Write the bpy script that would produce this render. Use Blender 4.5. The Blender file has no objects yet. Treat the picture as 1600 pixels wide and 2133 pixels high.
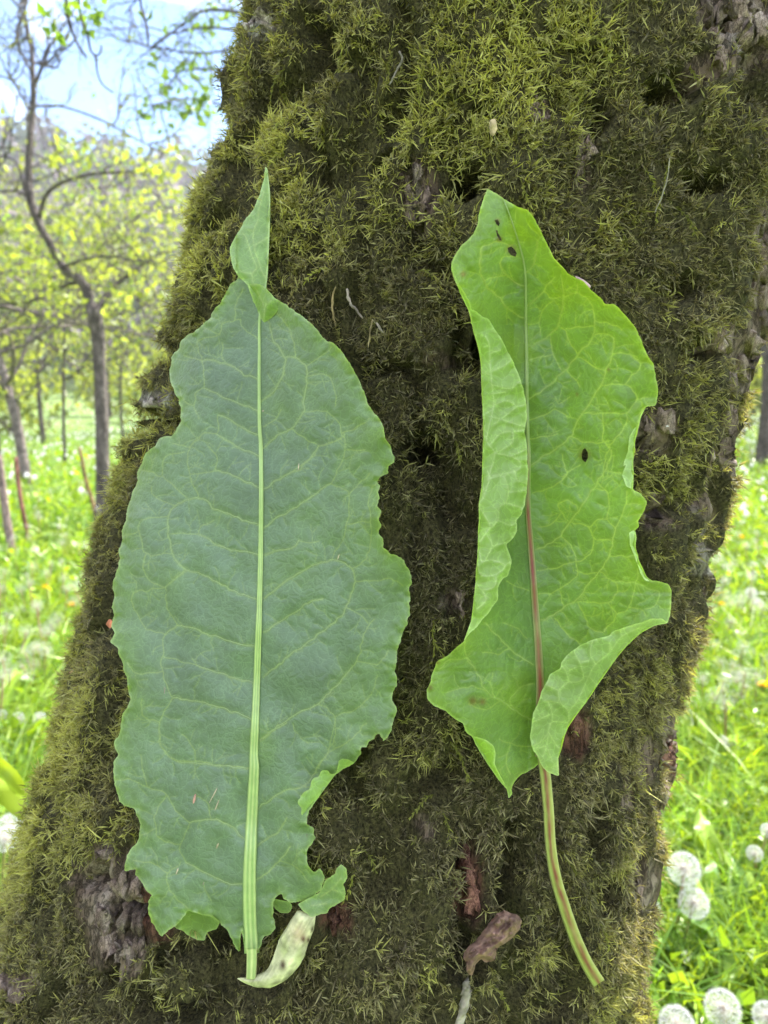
import bpy, math, random
import numpy as np
from mathutils import Vector
from mathutils.geometry import delaunay_2d_cdt

rng = np.random.default_rng(11)
random.seed(11)
scn = bpy.context.scene
COL = scn.collection

# ------------------------------------------------------------------ camera
CAM_H, PITCH, F = 0.85, math.radians(9.2), 1522.0
cam_d = bpy.data.cameras.new("camera")
cam = bpy.data.objects.new("camera", cam_d)
COL.objects.link(cam)
cam.location = (0, 0, CAM_H)
cam.rotation_euler = (math.radians(90) - PITCH, 0, 0)
cam_d.sensor_fit = 'VERTICAL'
cam_d.sensor_height = 36.0
cam_d.sensor_width = 27.0
cam_d.lens = 36.0 * F / 2133.0
cam_d.clip_start, cam_d.clip_end = 0.02, 4000
cam_d.dof.use_dof = True
cam_d.dof.focus_distance = 0.34
cam_d.dof.aperture_fstop = cam_d.lens / 2.2      # a phone lens: 2.2 mm pupil
scn.camera = cam

# ------------------------------------------------------------------ light
SUN_EL, SUN_AZ = math.radians(43), math.radians(41)   # azimuth from +Y towards +X
world = bpy.data.worlds.new("World")
scn.world = world
world.use_nodes = True
nt = world.node_tree
nt.nodes.clear()
w_out = nt.nodes.new('ShaderNodeOutputWorld')
w_bg = nt.nodes.new('ShaderNodeBackground')
w_sky = nt.nodes.new('ShaderNodeTexSky')
w_sky.sky_type = 'NISHITA'
w_sky.sun_disc = False
w_sky.sun_elevation = SUN_EL
w_sky.sun_rotation = SUN_AZ
w_sky.altitude = 1200
w_sky.ozone_density = 6.0
w_sky.dust_density = 0.0
w_tc = nt.nodes.new('ShaderNodeTexCoord')
w_map = nt.nodes.new('ShaderNodeMapping')
w_map.inputs['Scale'].default_value = (1.0, 1.0, 2.6)
w_map.inputs['Location'].default_value = (2.2, 8.1, 5.5)
w_n = nt.nodes.new('ShaderNodeTexNoise')
w_n.inputs['Scale'].default_value = 2.3
w_n.inputs['Detail'].default_value = 7
w_n.inputs['Roughness'].default_value = 0.55
w_r = nt.nodes.new('ShaderNodeValToRGB')
w_r.color_ramp.elements[0].position = 0.47
w_r.color_ramp.elements[1].position = 0.60
w_r.color_ramp.elements[1].color = (0.85, 0.85, 0.85, 1)
w_mix = nt.nodes.new('ShaderNodeMixRGB')
w_mix.inputs['Color2'].default_value = (15.0, 15.2, 15.4, 1)
nt.links.new(w_tc.outputs['Generated'], w_map.inputs['Vector'])
nt.links.new(w_map.outputs['Vector'], w_n.inputs['Vector'])
nt.links.new(w_n.outputs['Fac'], w_r.inputs['Fac'])
nt.links.new(w_r.outputs['Color'], w_mix.inputs['Fac'])
nt.links.new(w_sky.outputs['Color'], w_mix.inputs['Color1'])
nt.links.new(w_mix.outputs['Color'], w_bg.inputs['Color'])
nt.links.new(w_bg.outputs['Background'], w_out.inputs['Surface'])
w_bg.inputs['Strength'].default_value = 0.08

sun_d = bpy.data.lights.new("sun", 'SUN')
sun = bpy.data.objects.new("sun", sun_d)
COL.objects.link(sun)
sun_d.energy = 3.8
sun_d.angle = math.radians(0.53)
sun_d.color = (1.0, 0.95, 0.86)
SUN_DIR = Vector((math.cos(SUN_EL) * math.sin(SUN_AZ), math.cos(SUN_EL) * math.cos(SUN_AZ), math.sin(SUN_EL)))
sun.rotation_euler = SUN_DIR.to_track_quat('Z', 'Y').to_euler()
sun.location = (1, 3, 6)

vs = scn.view_settings
vs.view_transform = 'Standard'
vs.look = 'None'
vs.gamma = 1.0
vs.exposure = 2.35
scn.cycles.use_denoising = True
scn.cycles.max_bounces = 4
scn.cycles.diffuse_bounces = 2
scn.cycles.glossy_bounces = 2
scn.cycles.transmission_bounces = 3
scn.cycles.use_adaptive_sampling = True
scn.cycles.adaptive_threshold = 0.02
scn.cycles.transparent_max_bounces = 8
scn.render.film_transparent = False

# ------------------------------------------------------------------ helpers
CT, ST = math.cos(PITCH), math.sin(PITCH)

def cam2world(c):
    """(right, up, depth) in the camera's frame -> world"""
    c = np.asarray(c, float)
    x, u, d = c[..., 0], c[..., 1], c[..., 2]
    return np.stack([x, d * CT + u * ST, CAM_H - d * ST + u * CT], -1)

def pix(px, py, d):
    px, py, d = np.broadcast_arrays(np.asarray(px, float), np.asarray(py, float), np.asarray(d, float))
    return cam2world(np.stack([(px - 800) / F * d, (1066.5 - py) / F * d, d], -1))

def world2pix(p):
    q = np.asarray(p, float) - np.array([0, 0, CAM_H])
    d = q[..., 1] * CT - q[..., 2] * ST
    u = q[..., 1] * ST + q[..., 2] * CT
    dd = np.where(np.abs(d) < 1e-4, 1e-4, d)
    return 800 + F * q[..., 0] / dd, 1066.5 - F * u / dd, d

def ray_to_z(px, py, z):
    """point on the plane at height z seen at that pixel"""
    u = (1066.5 - py) / F
    dz = -ST + u * CT
    t = (z - CAM_H) / dz
    return pix(px, py, t), t

def hash3(i, j, k, seed):
    n = (i.astype(np.int64) * 73856093) ^ (j.astype(np.int64) * 19349663) ^ (k.astype(np.int64) * 83492791) ^ (seed * 2654435761)
    n = (n ^ (n >> 13)) * 1274126177
    n = n & 0x7fffffff
    n = (n ^ (n >> 16)) * 668265263
    return ((n & 0xffffff) / float(0xffffff)) * 2 - 1

def vn(p, seed=0):
    """smooth value noise in [-1,1] at Nx3 points"""
    p = np.asarray(p, float)
    f = np.floor(p)
    t = p - f
    t = t * t * (3 - 2 * t)
    i = f.astype(np.int64)
    r = 0
    for a in (0, 1):
        for b in (0, 1):
            for c in (0, 1):
                w = (t[..., 0] if a else 1 - t[..., 0]) * (t[..., 1] if b else 1 - t[..., 1]) * (t[..., 2] if c else 1 - t[..., 2])
                r = r + w * hash3(i[..., 0] + a, i[..., 1] + b, i[..., 2] + c, seed)
    return r

def vn2(x, y, seed=0):
    return vn(np.stack([np.asarray(x, float), np.asarray(y, float), np.zeros_like(np.asarray(x, float)) + 0.37], -1), seed)

def sstep(a, b, x):
    t = np.clip((np.asarray(x, float) - a) / (b - a), 0, 1)
    return t * t * (3 - 2 * t)

def nrm(v):
    return v / np.maximum(np.linalg.norm(v, axis=-1, keepdims=True), 1e-9)

def mesh_np(name, V, T, mat, parent=None, col=None, smooth=True, attrs=None):
    V = np.ascontiguousarray(V, dtype=np.float32)
    T = np.ascontiguousarray(T, dtype=np.int32)
    me = bpy.data.meshes.new(name)
    me.vertices.add(len(V))
    me.vertices.foreach_set('co', V.ravel())
    k = T.shape[1]
    me.loops.add(T.size)
    me.loops.foreach_set('vertex_index', T.ravel())
    me.polygons.add(len(T))
    me.polygons.foreach_set('loop_start', np.arange(0, T.size, k, dtype=np.int32))
    me.polygons.foreach_set('loop_total', np.full(len(T), k, dtype=np.int32))
    if smooth:
        me.polygons.foreach_set('use_smooth', np.ones(len(T), dtype=bool))
    me.update(calc_edges=True)
    if col is not None:
        a = me.color_attributes.new('tint', 'FLOAT_COLOR', 'POINT')
        c = np.ones((len(V), 4), dtype=np.float32)
        c[:, :3] = col
        a.data.foreach_set('color', c.ravel())
    for kx, vx in (attrs or {}).items():
        a = me.attributes.new(kx, 'FLOAT', 'POINT')
        a.data.foreach_set('value', np.ascontiguousarray(vx, dtype=np.float32))
    o = bpy.data.objects.new(name, me)
    COL.objects.link(o)
    if mat is not None:
        me.materials.append(mat)
    if parent is not None:
        o.parent = parent
        o.matrix_parent_inverse = parent.matrix_world.inverted() if False else o.matrix_parent_inverse
        if parent.type == 'EMPTY':
            off = np.array(parent.location, dtype=np.float32)
            me.vertices.foreach_set('co', (V - off).ravel())
            me.update()
    return o

def tag(o, label=None, cat=None, group=None, kind=None):
    if label: o['label'] = label
    if cat: o['category'] = cat
    if group: o['group'] = group
    if kind: o['kind'] = kind
    return o

def empty(name, loc):
    o = bpy.data.objects.new(name, None)
    o.empty_display_size = 0.05
    COL.objects.link(o)
    o.location = tuple(float(v) for v in loc)
    return o

def q2t(Q):
    return np.concatenate([Q[:, [0, 1, 2]], Q[:, [0, 2, 3]]], 0)

def catmull(P, n):
    P = np.asarray(P, float)
    if len(P) < 3:
        t = np.linspace(0, 1, n)[:, None]
        return P[0] * (1 - t) + P[-1] * t
    Q = np.vstack([2 * P[0] - P[1], P, 2 * P[-1] - P[-2]])
    L = np.r_[0, np.cumsum(np.linalg.norm(np.diff(P[:, :min(3, P.shape[1])], axis=0), axis=1) + 1e-9)]
    s = np.linspace(0, L[-1], n)
    i = np.clip(np.searchsorted(L, s, side='right') - 1, 0, len(P) - 2)
    t = ((s - L[i]) / (L[i + 1] - L[i]))[:, None]
    a, b, c, d = Q[i], Q[i + 1], Q[i + 2], Q[i + 3]
    return 0.5 * ((2 * b) + (c - a) * t + (2 * a - 5 * b + 4 * c - d) * t ** 2 + (3 * b - a - 3 * c + d) * t ** 3)

def tube(P, r, seg=8, cap=True, prof=None):
    """tube mesh along points P (Nx3), radii r (N); returns V, T, ring angle, along"""
    P = np.asarray(P, float)
    n = len(P)
    r = np.broadcast_to(np.asarray(r, float), (n,))
    tan = nrm(np.gradient(P, axis=0))
    ref = np.array([0.31, -0.77, 0.2])
    a = nrm(np.cross(tan, ref))
    b = np.cross(tan, a)
    ang = np.linspace(0, 2 * np.pi, seg, endpoint=False)
    rr = r[:, None] * (1 if prof is None else prof[None, :])
    V = P[:, None, :] + rr[..., None] * (np.cos(ang)[None, :, None] * a[:, None, :] + np.sin(ang)[None, :, None] * b[:, None, :])
    V = V.reshape(-1, 3)
    i = np.arange(n - 1)[:, None] * seg
    j = np.arange(seg)[None, :]
    j2 = (j + 1) % seg
    Q = np.stack([i + j, i + j2, i + seg + j2, i + seg + j], -1).reshape(-1, 4)
    T = q2t(Q)
    if cap:
        V = np.vstack([V, P[:1], P[-1:]])
        c0, c1 = len(V) - 2, len(V) - 1
        jj = np.arange(seg)
        T = np.vstack([T, np.stack([np.full(seg, c0), (jj + 1) % seg, jj], -1),
                       np.stack([np.full(seg, c1), (n - 1) * seg + jj, (n - 1) * seg + (jj + 1) % seg], -1)])
    return V, T

class Bag:
    def __init__(self):
        self.V, self.T, self.C, self.n = [], [], [], 0
    def add(self, V, T, c):
        V = np.asarray(V, float)
        self.V.append(V); self.T.append(np.asarray(T) + self.n)
        c = np.asarray(c, float)
        self.C.append(np.broadcast_to(c, (len(V), 3)).copy() if c.ndim == 1 else c)
        self.n += len(V)
    def build(self, name, mat, parent=None, smooth=True):
        return mesh_np(name, np.vstack(self.V), np.vstack(self.T), mat, parent, np.vstack(self.C), smooth)

# ------------------------------------------------------------------ materials
def new_mat(name):
    m = bpy.data.materials.new(name)
    m.use_nodes = True
    t = m.node_tree
    t.nodes.clear()
    return m, t, t.nodes.new, t.links.new

def foliage_mat(name, rough=0.5, trans=0.4, spec=0.35, tmul=(1.25, 1.15, 0.35), nscale=60, namp=0.25, bump=0.0, bscale=300, net=0):
    m, t, N, L = new_mat(name)
    out = N('ShaderNodeOutputMaterial')
    at = N('ShaderNodeAttribute'); at.attribute_name = 'tint'
    no = N('ShaderNodeTexNoise'); no.inputs['Scale'].default_value = nscale; no.inputs['Detail'].default_value = 4
    tc = N('ShaderNodeTexCoord'); L(tc.outputs['Object'], no.inputs['Vector'])
    mr = N('ShaderNodeMapRange')
    mr.inputs['From Min'].default_value = 0.25; mr.inputs['From Max'].default_value = 0.75
    mr.inputs['To Min'].default_value = 1 - namp; mr.inputs['To Max'].default_value = 1 + namp
    L(no.outputs['Fac'], mr.inputs['Value'])
    mu = N('ShaderNodeMixRGB'); mu.blend_type = 'MULTIPLY'; mu.inputs['Fac'].default_value = 1
    L(at.outputs['Color'], mu.inputs['Color1']); L(mr.outputs['Result'], mu.inputs['Color2'])
    pb = N('ShaderNodeBsdfPrincipled')
    pb.inputs['Roughness'].default_value = rough
    pb.inputs['Specular IOR Level'].default_value = spec
    L(mu.outputs['Color'], pb.inputs['Base Color'])
    if net:
        vo = N('ShaderNodeTexVoronoi'); vo.feature = 'DISTANCE_TO_EDGE'; vo.inputs['Scale'].default_value = net
        wn = N('ShaderNodeMixRGB'); wn.inputs['Fac'].default_value = 0.012
        L(tc.outputs['Object'], wn.inputs['Color1']); L(no.outputs['Color'], wn.inputs['Color2']); L(wn.outputs['Color'], vo.inputs['Vector'])
        vr = N('ShaderNodeMapRange'); vr.inputs['From Max'].default_value = 0.06; vr.inputs['To Min'].default_value = 1.22; vr.inputs['To Max'].default_value = 1.0
        L(vo.outputs['Distance'], vr.inputs['Value'])
        m3 = N('ShaderNodeMixRGB'); m3.blend_type = 'MULTIPLY'; m3.inputs['Fac'].default_value = 1
        L(mu.outputs['Color'], m3.inputs['Color1']); L(vr.outputs['Result'], m3.inputs['Color2'])
        mu = m3
        L(mu.outputs['Color'], pb.inputs['Base Color'])
    if bump:
        n2 = N('ShaderNodeTexNoise'); n2.inputs['Scale'].default_value = bscale; n2.inputs['Detail'].default_value = 3
        L(tc.outputs['Object'], n2.inputs['Vector'])
        bu = N('ShaderNodeBump'); bu.inputs['Strength'].default_value = bump; bu.inputs['Distance'].default_value = 0.001
        if net:
            ma = N('ShaderNodeMath'); ma.operation = 'MULTIPLY_ADD'; ma.inputs[1].default_value = 2.2
            L(vo.outputs['Distance'], ma.inputs[0]); L(n2.outputs['Fac'], ma.inputs[2]); L(ma.outputs['Value'], bu.inputs['Height'])
        else:
            L(n2.outputs['Fac'], bu.inputs['Height'])
        L(bu.outputs['Normal'], pb.inputs['Normal'])
    if trans > 0:
        tm = N('ShaderNodeMixRGB'); tm.blend_type = 'MULTIPLY'; tm.inputs['Fac'].default_value = 1
        tm.inputs['Color2'].default_value = (*tmul, 1)
        L(mu.outputs['Color'], tm.inputs['Color1'])
        tr = N('ShaderNodeBsdfTranslucent'); L(tm.outputs['Color'], tr.inputs['Color'])
        mx = N('ShaderNodeMixShader'); mx.inputs['Fac'].default_value = trans
        L(pb.outputs['BSDF'], mx.inputs[1]); L(tr.outputs['BSDF'], mx.inputs[2])
        L(mx.outputs['Shader'], out.inputs['Surface'])
    else:
        L(pb.outputs['BSDF'], out.inputs['Surface'])
    return m

def bark_mat(name, c0, c1, c2, scale=40, bump=0.6, stretch=0.3, attr=False, dist=0.004, mossy=False):
    m, t, N, L = new_mat(name)
    out = N('ShaderNodeOutputMaterial')
    tc = N('ShaderNodeTexCoord'); mp = N('ShaderNodeMapping')
    mp.inputs['Scale'].default_value = (1, 1, stretch)
    L(tc.outputs['Object'], mp.inputs['Vector'])
    n1 = N('ShaderNodeTexNoise'); n1.inputs['Scale'].default_value = scale; n1.inputs['Detail'].default_value = 8; n1.inputs['Roughness'].default_value = 0.65
    vo = N('ShaderNodeTexVoronoi'); vo.feature = 'DISTANCE_TO_EDGE'; vo.inputs['Scale'].default_value = scale * 1.6
    L(mp.outputs['Vector'], n1.inputs['Vector'])
    ad = N('ShaderNodeMixRGB'); ad.inputs['Fac'].default_value = 0.06
    L(mp.outputs['Vector'], ad.inputs['Color1']); L(n1.outputs['Color'], ad.inputs['Color2'])
    L(ad.outputs['Color'], vo.inputs['Vector'])
    cr = N('ShaderNodeValToRGB')
    e = cr.color_ramp.elements
    e[0].position, e[0].color = 0.3, (*c0, 1)
    e[1].position, e[1].color = 0.72, (*c2, 1)
    k = e.new(0.5); k.color = (*c1, 1)
    L(n1.outputs['Fac'], cr.inputs['Fac'])
    vr = N('ShaderNodeMapRange'); vr.inputs['From Max'].default_value = 0.12; vr.inputs['To Min'].default_value = 0.35
    L(vo.outputs['Distance'], vr.inputs['Value'])
    mu = N('ShaderNodeMixRGB'); mu.blend_type = 'MULTIPLY'; mu.inputs['Fac'].default_value = 1
    L(cr.outputs['Color'], mu.inputs['Color1']); L(vr.outputs['Result'], mu.inputs['Color2'])
    last = mu.outputs['Color']
    if attr:
        at = N('ShaderNodeAttribute'); at.attribute_name = 'tint'
        m2 = N('ShaderNodeMixRGB'); m2.blend_type = 'MULTIPLY'; m2.inputs['Fac'].default_value = 1
        L(last, m2.inputs['Color1']); L(at.outputs['Color'], m2.inputs['Color2'])
        last = m2.outputs['Color']
    if mossy:      # a matted brown-olive felt of old moss covers the bark outside the bare spots
        am = N('ShaderNodeAttribute'); am.attribute_name = 'mossy'
        nf = N('ShaderNodeTexNoise'); nf.inputs['Scale'].default_value = 620; nf.inputs['Detail'].default_value = 5; nf.inputs['Roughness'].default_value = 0.7
        L(tc.outputs['Object'], nf.inputs['Vector'])
        cf = N('ShaderNodeValToRGB'); e = cf.color_ramp.elements
        e[0].position, e[0].color = 0.36, (0.022, 0.019, 0.009, 1)
        e[1].position, e[1].color = 0.68, (0.150, 0.135, 0.052, 1)
        L(nf.outputs['Fac'], cf.inputs['Fac'])
        m4 = N('ShaderNodeMixRGB'); L(am.outputs['Fac'], m4.inputs['Fac']); L(last, m4.inputs['Color1']); L(cf.outputs['Color'], m4.inputs['Color2'])
        last = m4.outputs['Color']
    pb = N('ShaderNodeBsdfPrincipled')
    pb.inputs['Roughness'].default_value = 0.85
    pb.inputs['Specular IOR Level'].default_value = 0.2
    L(last, pb.inputs['Base Color'])
    hm = N('ShaderNodeMath'); hm.operation = 'ADD'
    L((nf if mossy else n1).outputs['Fac'], hm.inputs[0]); L(vr.outputs['Result'], hm.inputs[1])
    bu = N('ShaderNodeBump'); bu.inputs['Strength'].default_value = bump; bu.inputs['Distance'].default_value = dist
    L(hm.outputs['Value'], bu.inputs['Height']); L(bu.outputs['Normal'], pb.inputs['Normal'])
    L(pb.outputs['BSDF'], out.inputs['Surface'])
    return m

M_leaf = foliage_mat("leaf_blade", rough=0.42, trans=0.36, spec=0.6, tmul=(1.9, 1.7, 0.28), nscale=90, namp=0.13, bump=0.30, bscale=1100, net=240)
M_rib = foliage_mat("leaf_rib", rough=0.4, trans=0.12, spec=0.45, tmul=(1.2, 1.1, 0.5), nscale=200, namp=0.12)
M_moss = foliage_mat("moss", rough=0.6, trans=0.35, spec=0.25, tmul=(1.3, 1.2, 0.5), nscale=35, namp=0.25)
M_grass = foliage_mat("grass_blade", rough=0.4, trans=0.45, spec=0.4, tmul=(1.35, 1.25, 0.3), nscale=8, namp=0.25)
M_tree_leaf = foliage_mat("tree_leaf", rough=0.45, trans=0.55, spec=0.35, tmul=(1.3, 1.2, 0.42), nscale=6, namp=0.2)
M_wood = foliage_mat("far_wood", rough=0.8, trans=0.2, spec=0.1, tmul=(1, 1, 0.9), nscale=0.3, namp=0.2)
M_pappus = foliage_mat("seed_down", rough=0.7, trans=0.5, spec=0.1, tmul=(1, 1, 1), nscale=50, namp=0.05)
M_dry = foliage_mat("dry_scrap", rough=0.8, trans=0.12, spec=0.15, tmul=(1.2, 0.9, 0.7), nscale=160, namp=0.5, bump=1.0, bscale=420)
M_bark = bark_mat("trunk_bark", (0.030, 0.022, 0.016), (0.085, 0.066, 0.050), (0.20, 0.175, 0.15), 60, 0.8, 0.35, attr=True, mossy=True)
M_twig = bark_mat("young_bark", (0.05, 0.042, 0.04), (0.11, 0.095, 0.09), (0.24, 0.21, 0.20), 30, 0.5, 0.5, attr=True)

# ================================================================== TERRAIN
def ground_h(x, y):
    r = np.hypot(x, y)
    az = np.arctan2(x, y)
    h = 0.05 * vn2(x / 2.3, y / 2.3, 3) * sstep(1.2, 4, r) + 0.35 * vn2(x / 14, y / 14, 4) * sstep(4, 25, r)
    top = 45 * (0.35 + 0.65 * sstep(-1.5, 0.6, np.cos(az + 0.5))) * (1 + 0.12 * vn2(np.cos(az) * 5, np.sin(az) * 5, 9))
    h = h + top * sstep(28, 175, r) ** 1.15 + vn2(x / 30, y / 30, 6) * 3 * sstep(40, 120, r)
    return h

rr = np.r_[0, np.geomspace(0.5, 420, 130)]
aa = np.linspace(0, 2 * np.pi, 160, endpoint=False)
GX = rr[:, None] * np.sin(aa)[None]; GY = rr[:, None] * np.cos(aa)[None]
GZ = ground_h(GX, GY)
ii = np.arange(len(rr) - 1)[:, None] * len(aa); jj = np.arange(len(aa))[None]
GQ = np.stack([ii + jj, ii + (jj + 1) % len(aa), ii + len(aa) + (jj + 1) % len(aa), ii + len(aa) + jj], -1).reshape(-1, 4)
m, t, N, L = new_mat("meadow_soil")
o_ = N('ShaderNodeOutputMaterial'); p_ = N('ShaderNodeBsdfPrincipled'); p_.inputs['Roughness'].default_value = 0.9
tc = N('ShaderNodeTexCoord'); n_ = N('ShaderNodeTexNoise'); n_.inputs['Scale'].default_value = 3; n_.inputs['Detail'].default_value = 10; n_.inputs['Roughness'].default_value = 0.7
L(tc.outputs['Object'], n_.inputs['Vector'])
c_ = N('ShaderNodeValToRGB'); e = c_.color_ramp.elements
e[0].position, e[0].color = 0.3, (0.05, 0.10, 0.018, 1)
e[1].position, e[1].color = 0.7, (0.20, 0.30, 0.05, 1)
L(n_.outputs['Fac'], c_.inputs['Fac'])
at = N('ShaderNodeAttribute'); at.attribute_name = 'hill'
mx = N('ShaderNodeMixRGB'); mx.inputs['Color2'].default_value = (0.17, 0.135, 0.12, 1)
L(at.outputs['Fac'], mx.inputs['Fac']); L(c_.outputs['Color'], mx.inputs['Color1'])
L(mx.outputs['Color'], p_.inputs['Base Color']); L(p_.outputs['BSDF'], o_.inputs['Surface'])
M_ground = m
RR = np.broadcast_to(rr[:, None], GX.shape)
g = mesh_np("meadow_ground", np.stack([GX, GY, GZ], -1).reshape(-1, 3), q2t(GQ), M_ground, attrs={'hill': sstep(35, 80, RR).ravel()})
tag(g, kind='structure')

# ================================================================== OLD MOSSY TREE
SIL_L = np.array([(-300, 560), (0, 490), (100, 472), (200, 447), (300, 420), (400, 385), (450, 370), (520, 348), (600, 335), (700, 322), (760, 302), (800, 290),
                  (900, 273), (1000, 245), (1066, 217), (1120, 193), (1200, 166), (1300, 143), (1400, 113), (1500, 78), (1600, 54), (1700, 45), (1800, 15),
                  (1850, -5), (2000, -50), (2133, -90), (2400, -165)], float)
SIL_R = np.array([(-300, 1960), (0, 1840), (200, 1760), (400, 1690), (600, 1625), (700, 1588), (750, 1563), (850, 1541), (950, 1520), (1050, 1498), (1200, 1481),
                  (1300, 1468), (1450, 1453), (1550, 1438), (1640, 1400), (1740, 1384), (1850, 1362), (1950, 1351), (2133, 1335), (2400, 1318)], float)
FRONT = 0.335
lev = np.linspace(-0.42, 0.42, 25)
X0 = np.zeros_like(lev); Z0 = np.full_like(lev, 0.54); R0 = np.full_like(lev, 0.21)
for it in range(40):
    al = np.zeros_like(lev); ar = np.zeros_like(lev)
    for s_, tab, out in ((-1, SIL_L, al), (1, SIL_R, ar)):
        D = np.hypot(X0, Z0); ac = np.arctan2(X0, Z0)
        half = np.arcsin(np.clip(R0 / D, 0, 0.95))
        tl = np.sqrt(np.maximum(D ** 2 - R0 ** 2, 1e-6))
        zt = tl * np.cos(ac + s_ * half)
        row = 1066.5 - F * lev / zt
        xs = np.interp(row, tab[:, 0], tab[:, 1]) - (8 if s_ > 0 else -44)
        out[:] = np.arctan2(xs - 800, F)
    c_ = (al + ar) / 2; h_ = (ar - al) / 2
    s_ = np.sin(h_)
    Dn = FRONT / (1 - s_)
    X0 = 0.5 * X0 + 0.5 * Dn * np.sin(c_); Z0 = 0.5 * Z0 + 0.5 * Dn * np.cos(c_); R0 = 0.5 * R0 + 0.5 * Dn * s_
pX, pZ, pR = np.polyfit(lev, X0, 4), np.polyfit(lev, Z0, 3), np.polyfit(lev, R0, 3)

def axis(yc):
    """axis x, axis depth and radius of the trunk at camera-height yc"""
    c = np.clip(yc, -0.38, 0.38)
    e = yc - c
    x = np.polyval(pX, c) + e * np.polyval(np.polyder(pX), c) * 0.8
    z = np.polyval(pZ, c) + e * np.clip(np.polyval(np.polyder(pZ), c), -0.1, 0.1)
    r = np.polyval(pR, c) + e * np.clip(np.polyval(np.polyder(pR), c), -0.05, 0.05)
    r = np.maximum(r, 0.12) + 0.16 * sstep(-0.42, -0.95, yc) ** 1.5
    return x, z, r

def trunk_depth(px, py):
    px = np.asarray(px, float); py = np.asarray(py, float)
    x = (px - 800) / F; y = (1066.5 - py) / F
    Z = np.full(np.broadcast(px, py).shape, 0.36)
    for k in range(9):
        ax, az, ar = axis(y * Z)
        A = x * x + 1; B = -2 * (x * ax + az); C = ax * ax + az * az - ar * ar
        disc = np.maximum(B * B - 4 * A * C, 0)
        Z = (-B - np.sqrt(disc)) / (2 * A)
    return Z

# --- traced outlines, in the pixels of enlarged crops of the photograph
CROP = {1: (200, 320, 700), 2: (200, 900, 700), 3: (200, 1500, 600), 4: (860, 360, 580), 5: (860, 960, 580), 6: (880, 1550, 500), 7: (600, 500, 400)}
def T_(r, pts):
    x0, y0, w = CROP[r]
    return [(x0 + a * w / 1600.0, y0 + b * w / 1600.0) for a, b in pts]

# left leaf -----------------------------------------------------------------
LL_left_up = T_(1, [(808,70),(790,180),(765,300),(715,420),(690,520),(674,596),(640,625),(612,668),(592,712),(552,755),(545,782),(500,820),(470,845),(432,868),(405,892),(398,930),
    (370,960),(355,1000),(349,1040),(357,1092),(374,1130),(392,1172),(406,1230),(405,1280),(382,1312),(362,1348),(330,1352),(302,1360),(280,1392),(240,1422),(215,1472)])
LL_left_mid = T_(2, [(197,188),(200,232),(175,272),(165,330),(149,372),(140,422),(125,472),(120,532),(105,560),(118,600),(104,642),(85,692),(74,742),(88,782),(71,832),(88,872),
    (74,930),(92,962),(72,1000),(100,1022),(106,1052),(130,1102),(131,1132),(150,1172),(155,1240),(165,1270),(150,1312),(125,1352),(120,1402),(110,1452),(91,1472)])
LL_left_low = T_(3, [(105,125),(110,160),(125,190),(100,222),(95,282),(110,382),(130,452),(170,482),(214,496),(220,532),(245,582),(245,642),(226,682),(186,722),(166,790),(158,838),
    (225,824),(215,862),(250,892),(270,932),(314,972),(290,1002),(290,1062),(306,1122),(340,1172),(365,1204),(390,1180),(410,1158),(440,1150),(470,1110),(512,1062)])
LL_bot = T_(3, [(560,1076),(602,1086),(642,1092),(682,1122),(722,1164),(762,1232),(792,1294),(806,1270),(800,1200),(808,1150),(822,1230),(832,1285),(868,1296),(906,1285),(915,1258),(930,1196),(968,1200),
    (1000,1160),(992,1110),(975,1080),(985,1055),(988,1002),(1030,965),(1042,992),(1082,1016),(1180,1002),(1240,1008),(1222,966),(1256,940),(1272,866),(1244,814),(1216,846),(1186,812)])
LL_r_low = T_(3, [(1175,770),(1182,712),(1210,682),(1218,640),(1200,592),(1162,582),(1182,500),(1222,450),(1280,370),(1332,300),(1382,265),(1438,238),(1474,190),(1470,152),(1505,155),(1515,120),(1550,106),(1552,82),(1576,76),(1600,112)])
LL_r_mid = T_(2, [(1365,1470),(1385,1460),(1405,1420),(1410,1380),(1426,1340),(1430,1302),(1410,1280),(1416,1240),(1436,1210),(1435,1180),(1420,1132),(1430,1110),(1436,1050),(1450,1000),(1460,952),(1486,916),(1480,890),(1498,866),
    (1490,830),(1501,790),(1490,746),(1501,720),(1500,682),(1480,640),(1465,606),(1420,581),(1385,566),(1360,546),(1370,510),(1346,476),(1360,450),(1345,420),(1356,380),(1340,350),(1356,310),(1340,280),(1356,256),(1335,236),(1350,211),(1390,196),(1388,160)])
LL_r_up = T_(1, [(1422,1472),(1420,1440),(1400,1400),(1380,1356),(1375,1320),(1355,1276),(1320,1230),(1290,1186),(1284,1150),(1270,1120),(1245,1060),(1215,1000),(1180,956),(1140,906),(1090,886),(1055,840),
    (1015,800),(976,766),(940,745),(890,706),(850,690),(810,645),(815,560),(820,450),(825,330),(826,200),(818,80)])
LL_poly = LL_left_up + LL_left_mid + LL_left_low + LL_bot + LL_r_low + LL_r_mid + LL_r_up
LL_sail = T_(1, [(808,58),(795,130),(776,200),(746,270),(716,308),(690,350),(660,400),(636,442),(640,490),(650,540),(672,576),(700,606),(722,628),(745,690),(776,765),(795,710),(812,645),(815,560),(820,450),(825,330),(827,200),(819,80)])
LL_sail_fold = T_(1, [(808,58),(819,80),(827,200),(825,330),(820,450),(815,560),(812,645)])
LL_curl = T_(3, [(1438,238),(1400,218),(1370,208),(1346,226),(1340,262),(1334,296),(1306,302),(1290,276),(1262,276),(1244,288),(1242,316),(1216,322),(1194,332),(1188,382),(1152,400),(1136,420),(1119,452),(1130,478),(1142,492),(1138,520),(1150,542),(1160,582),
    (1182,500),(1222,450),(1280,370),(1332,300),(1382,265)])
LL_curl_fold = T_(3, [(1438,238),(1382,265),(1332,300),(1280,370),(1222,450),(1182,500),(1160,582)])
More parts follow.
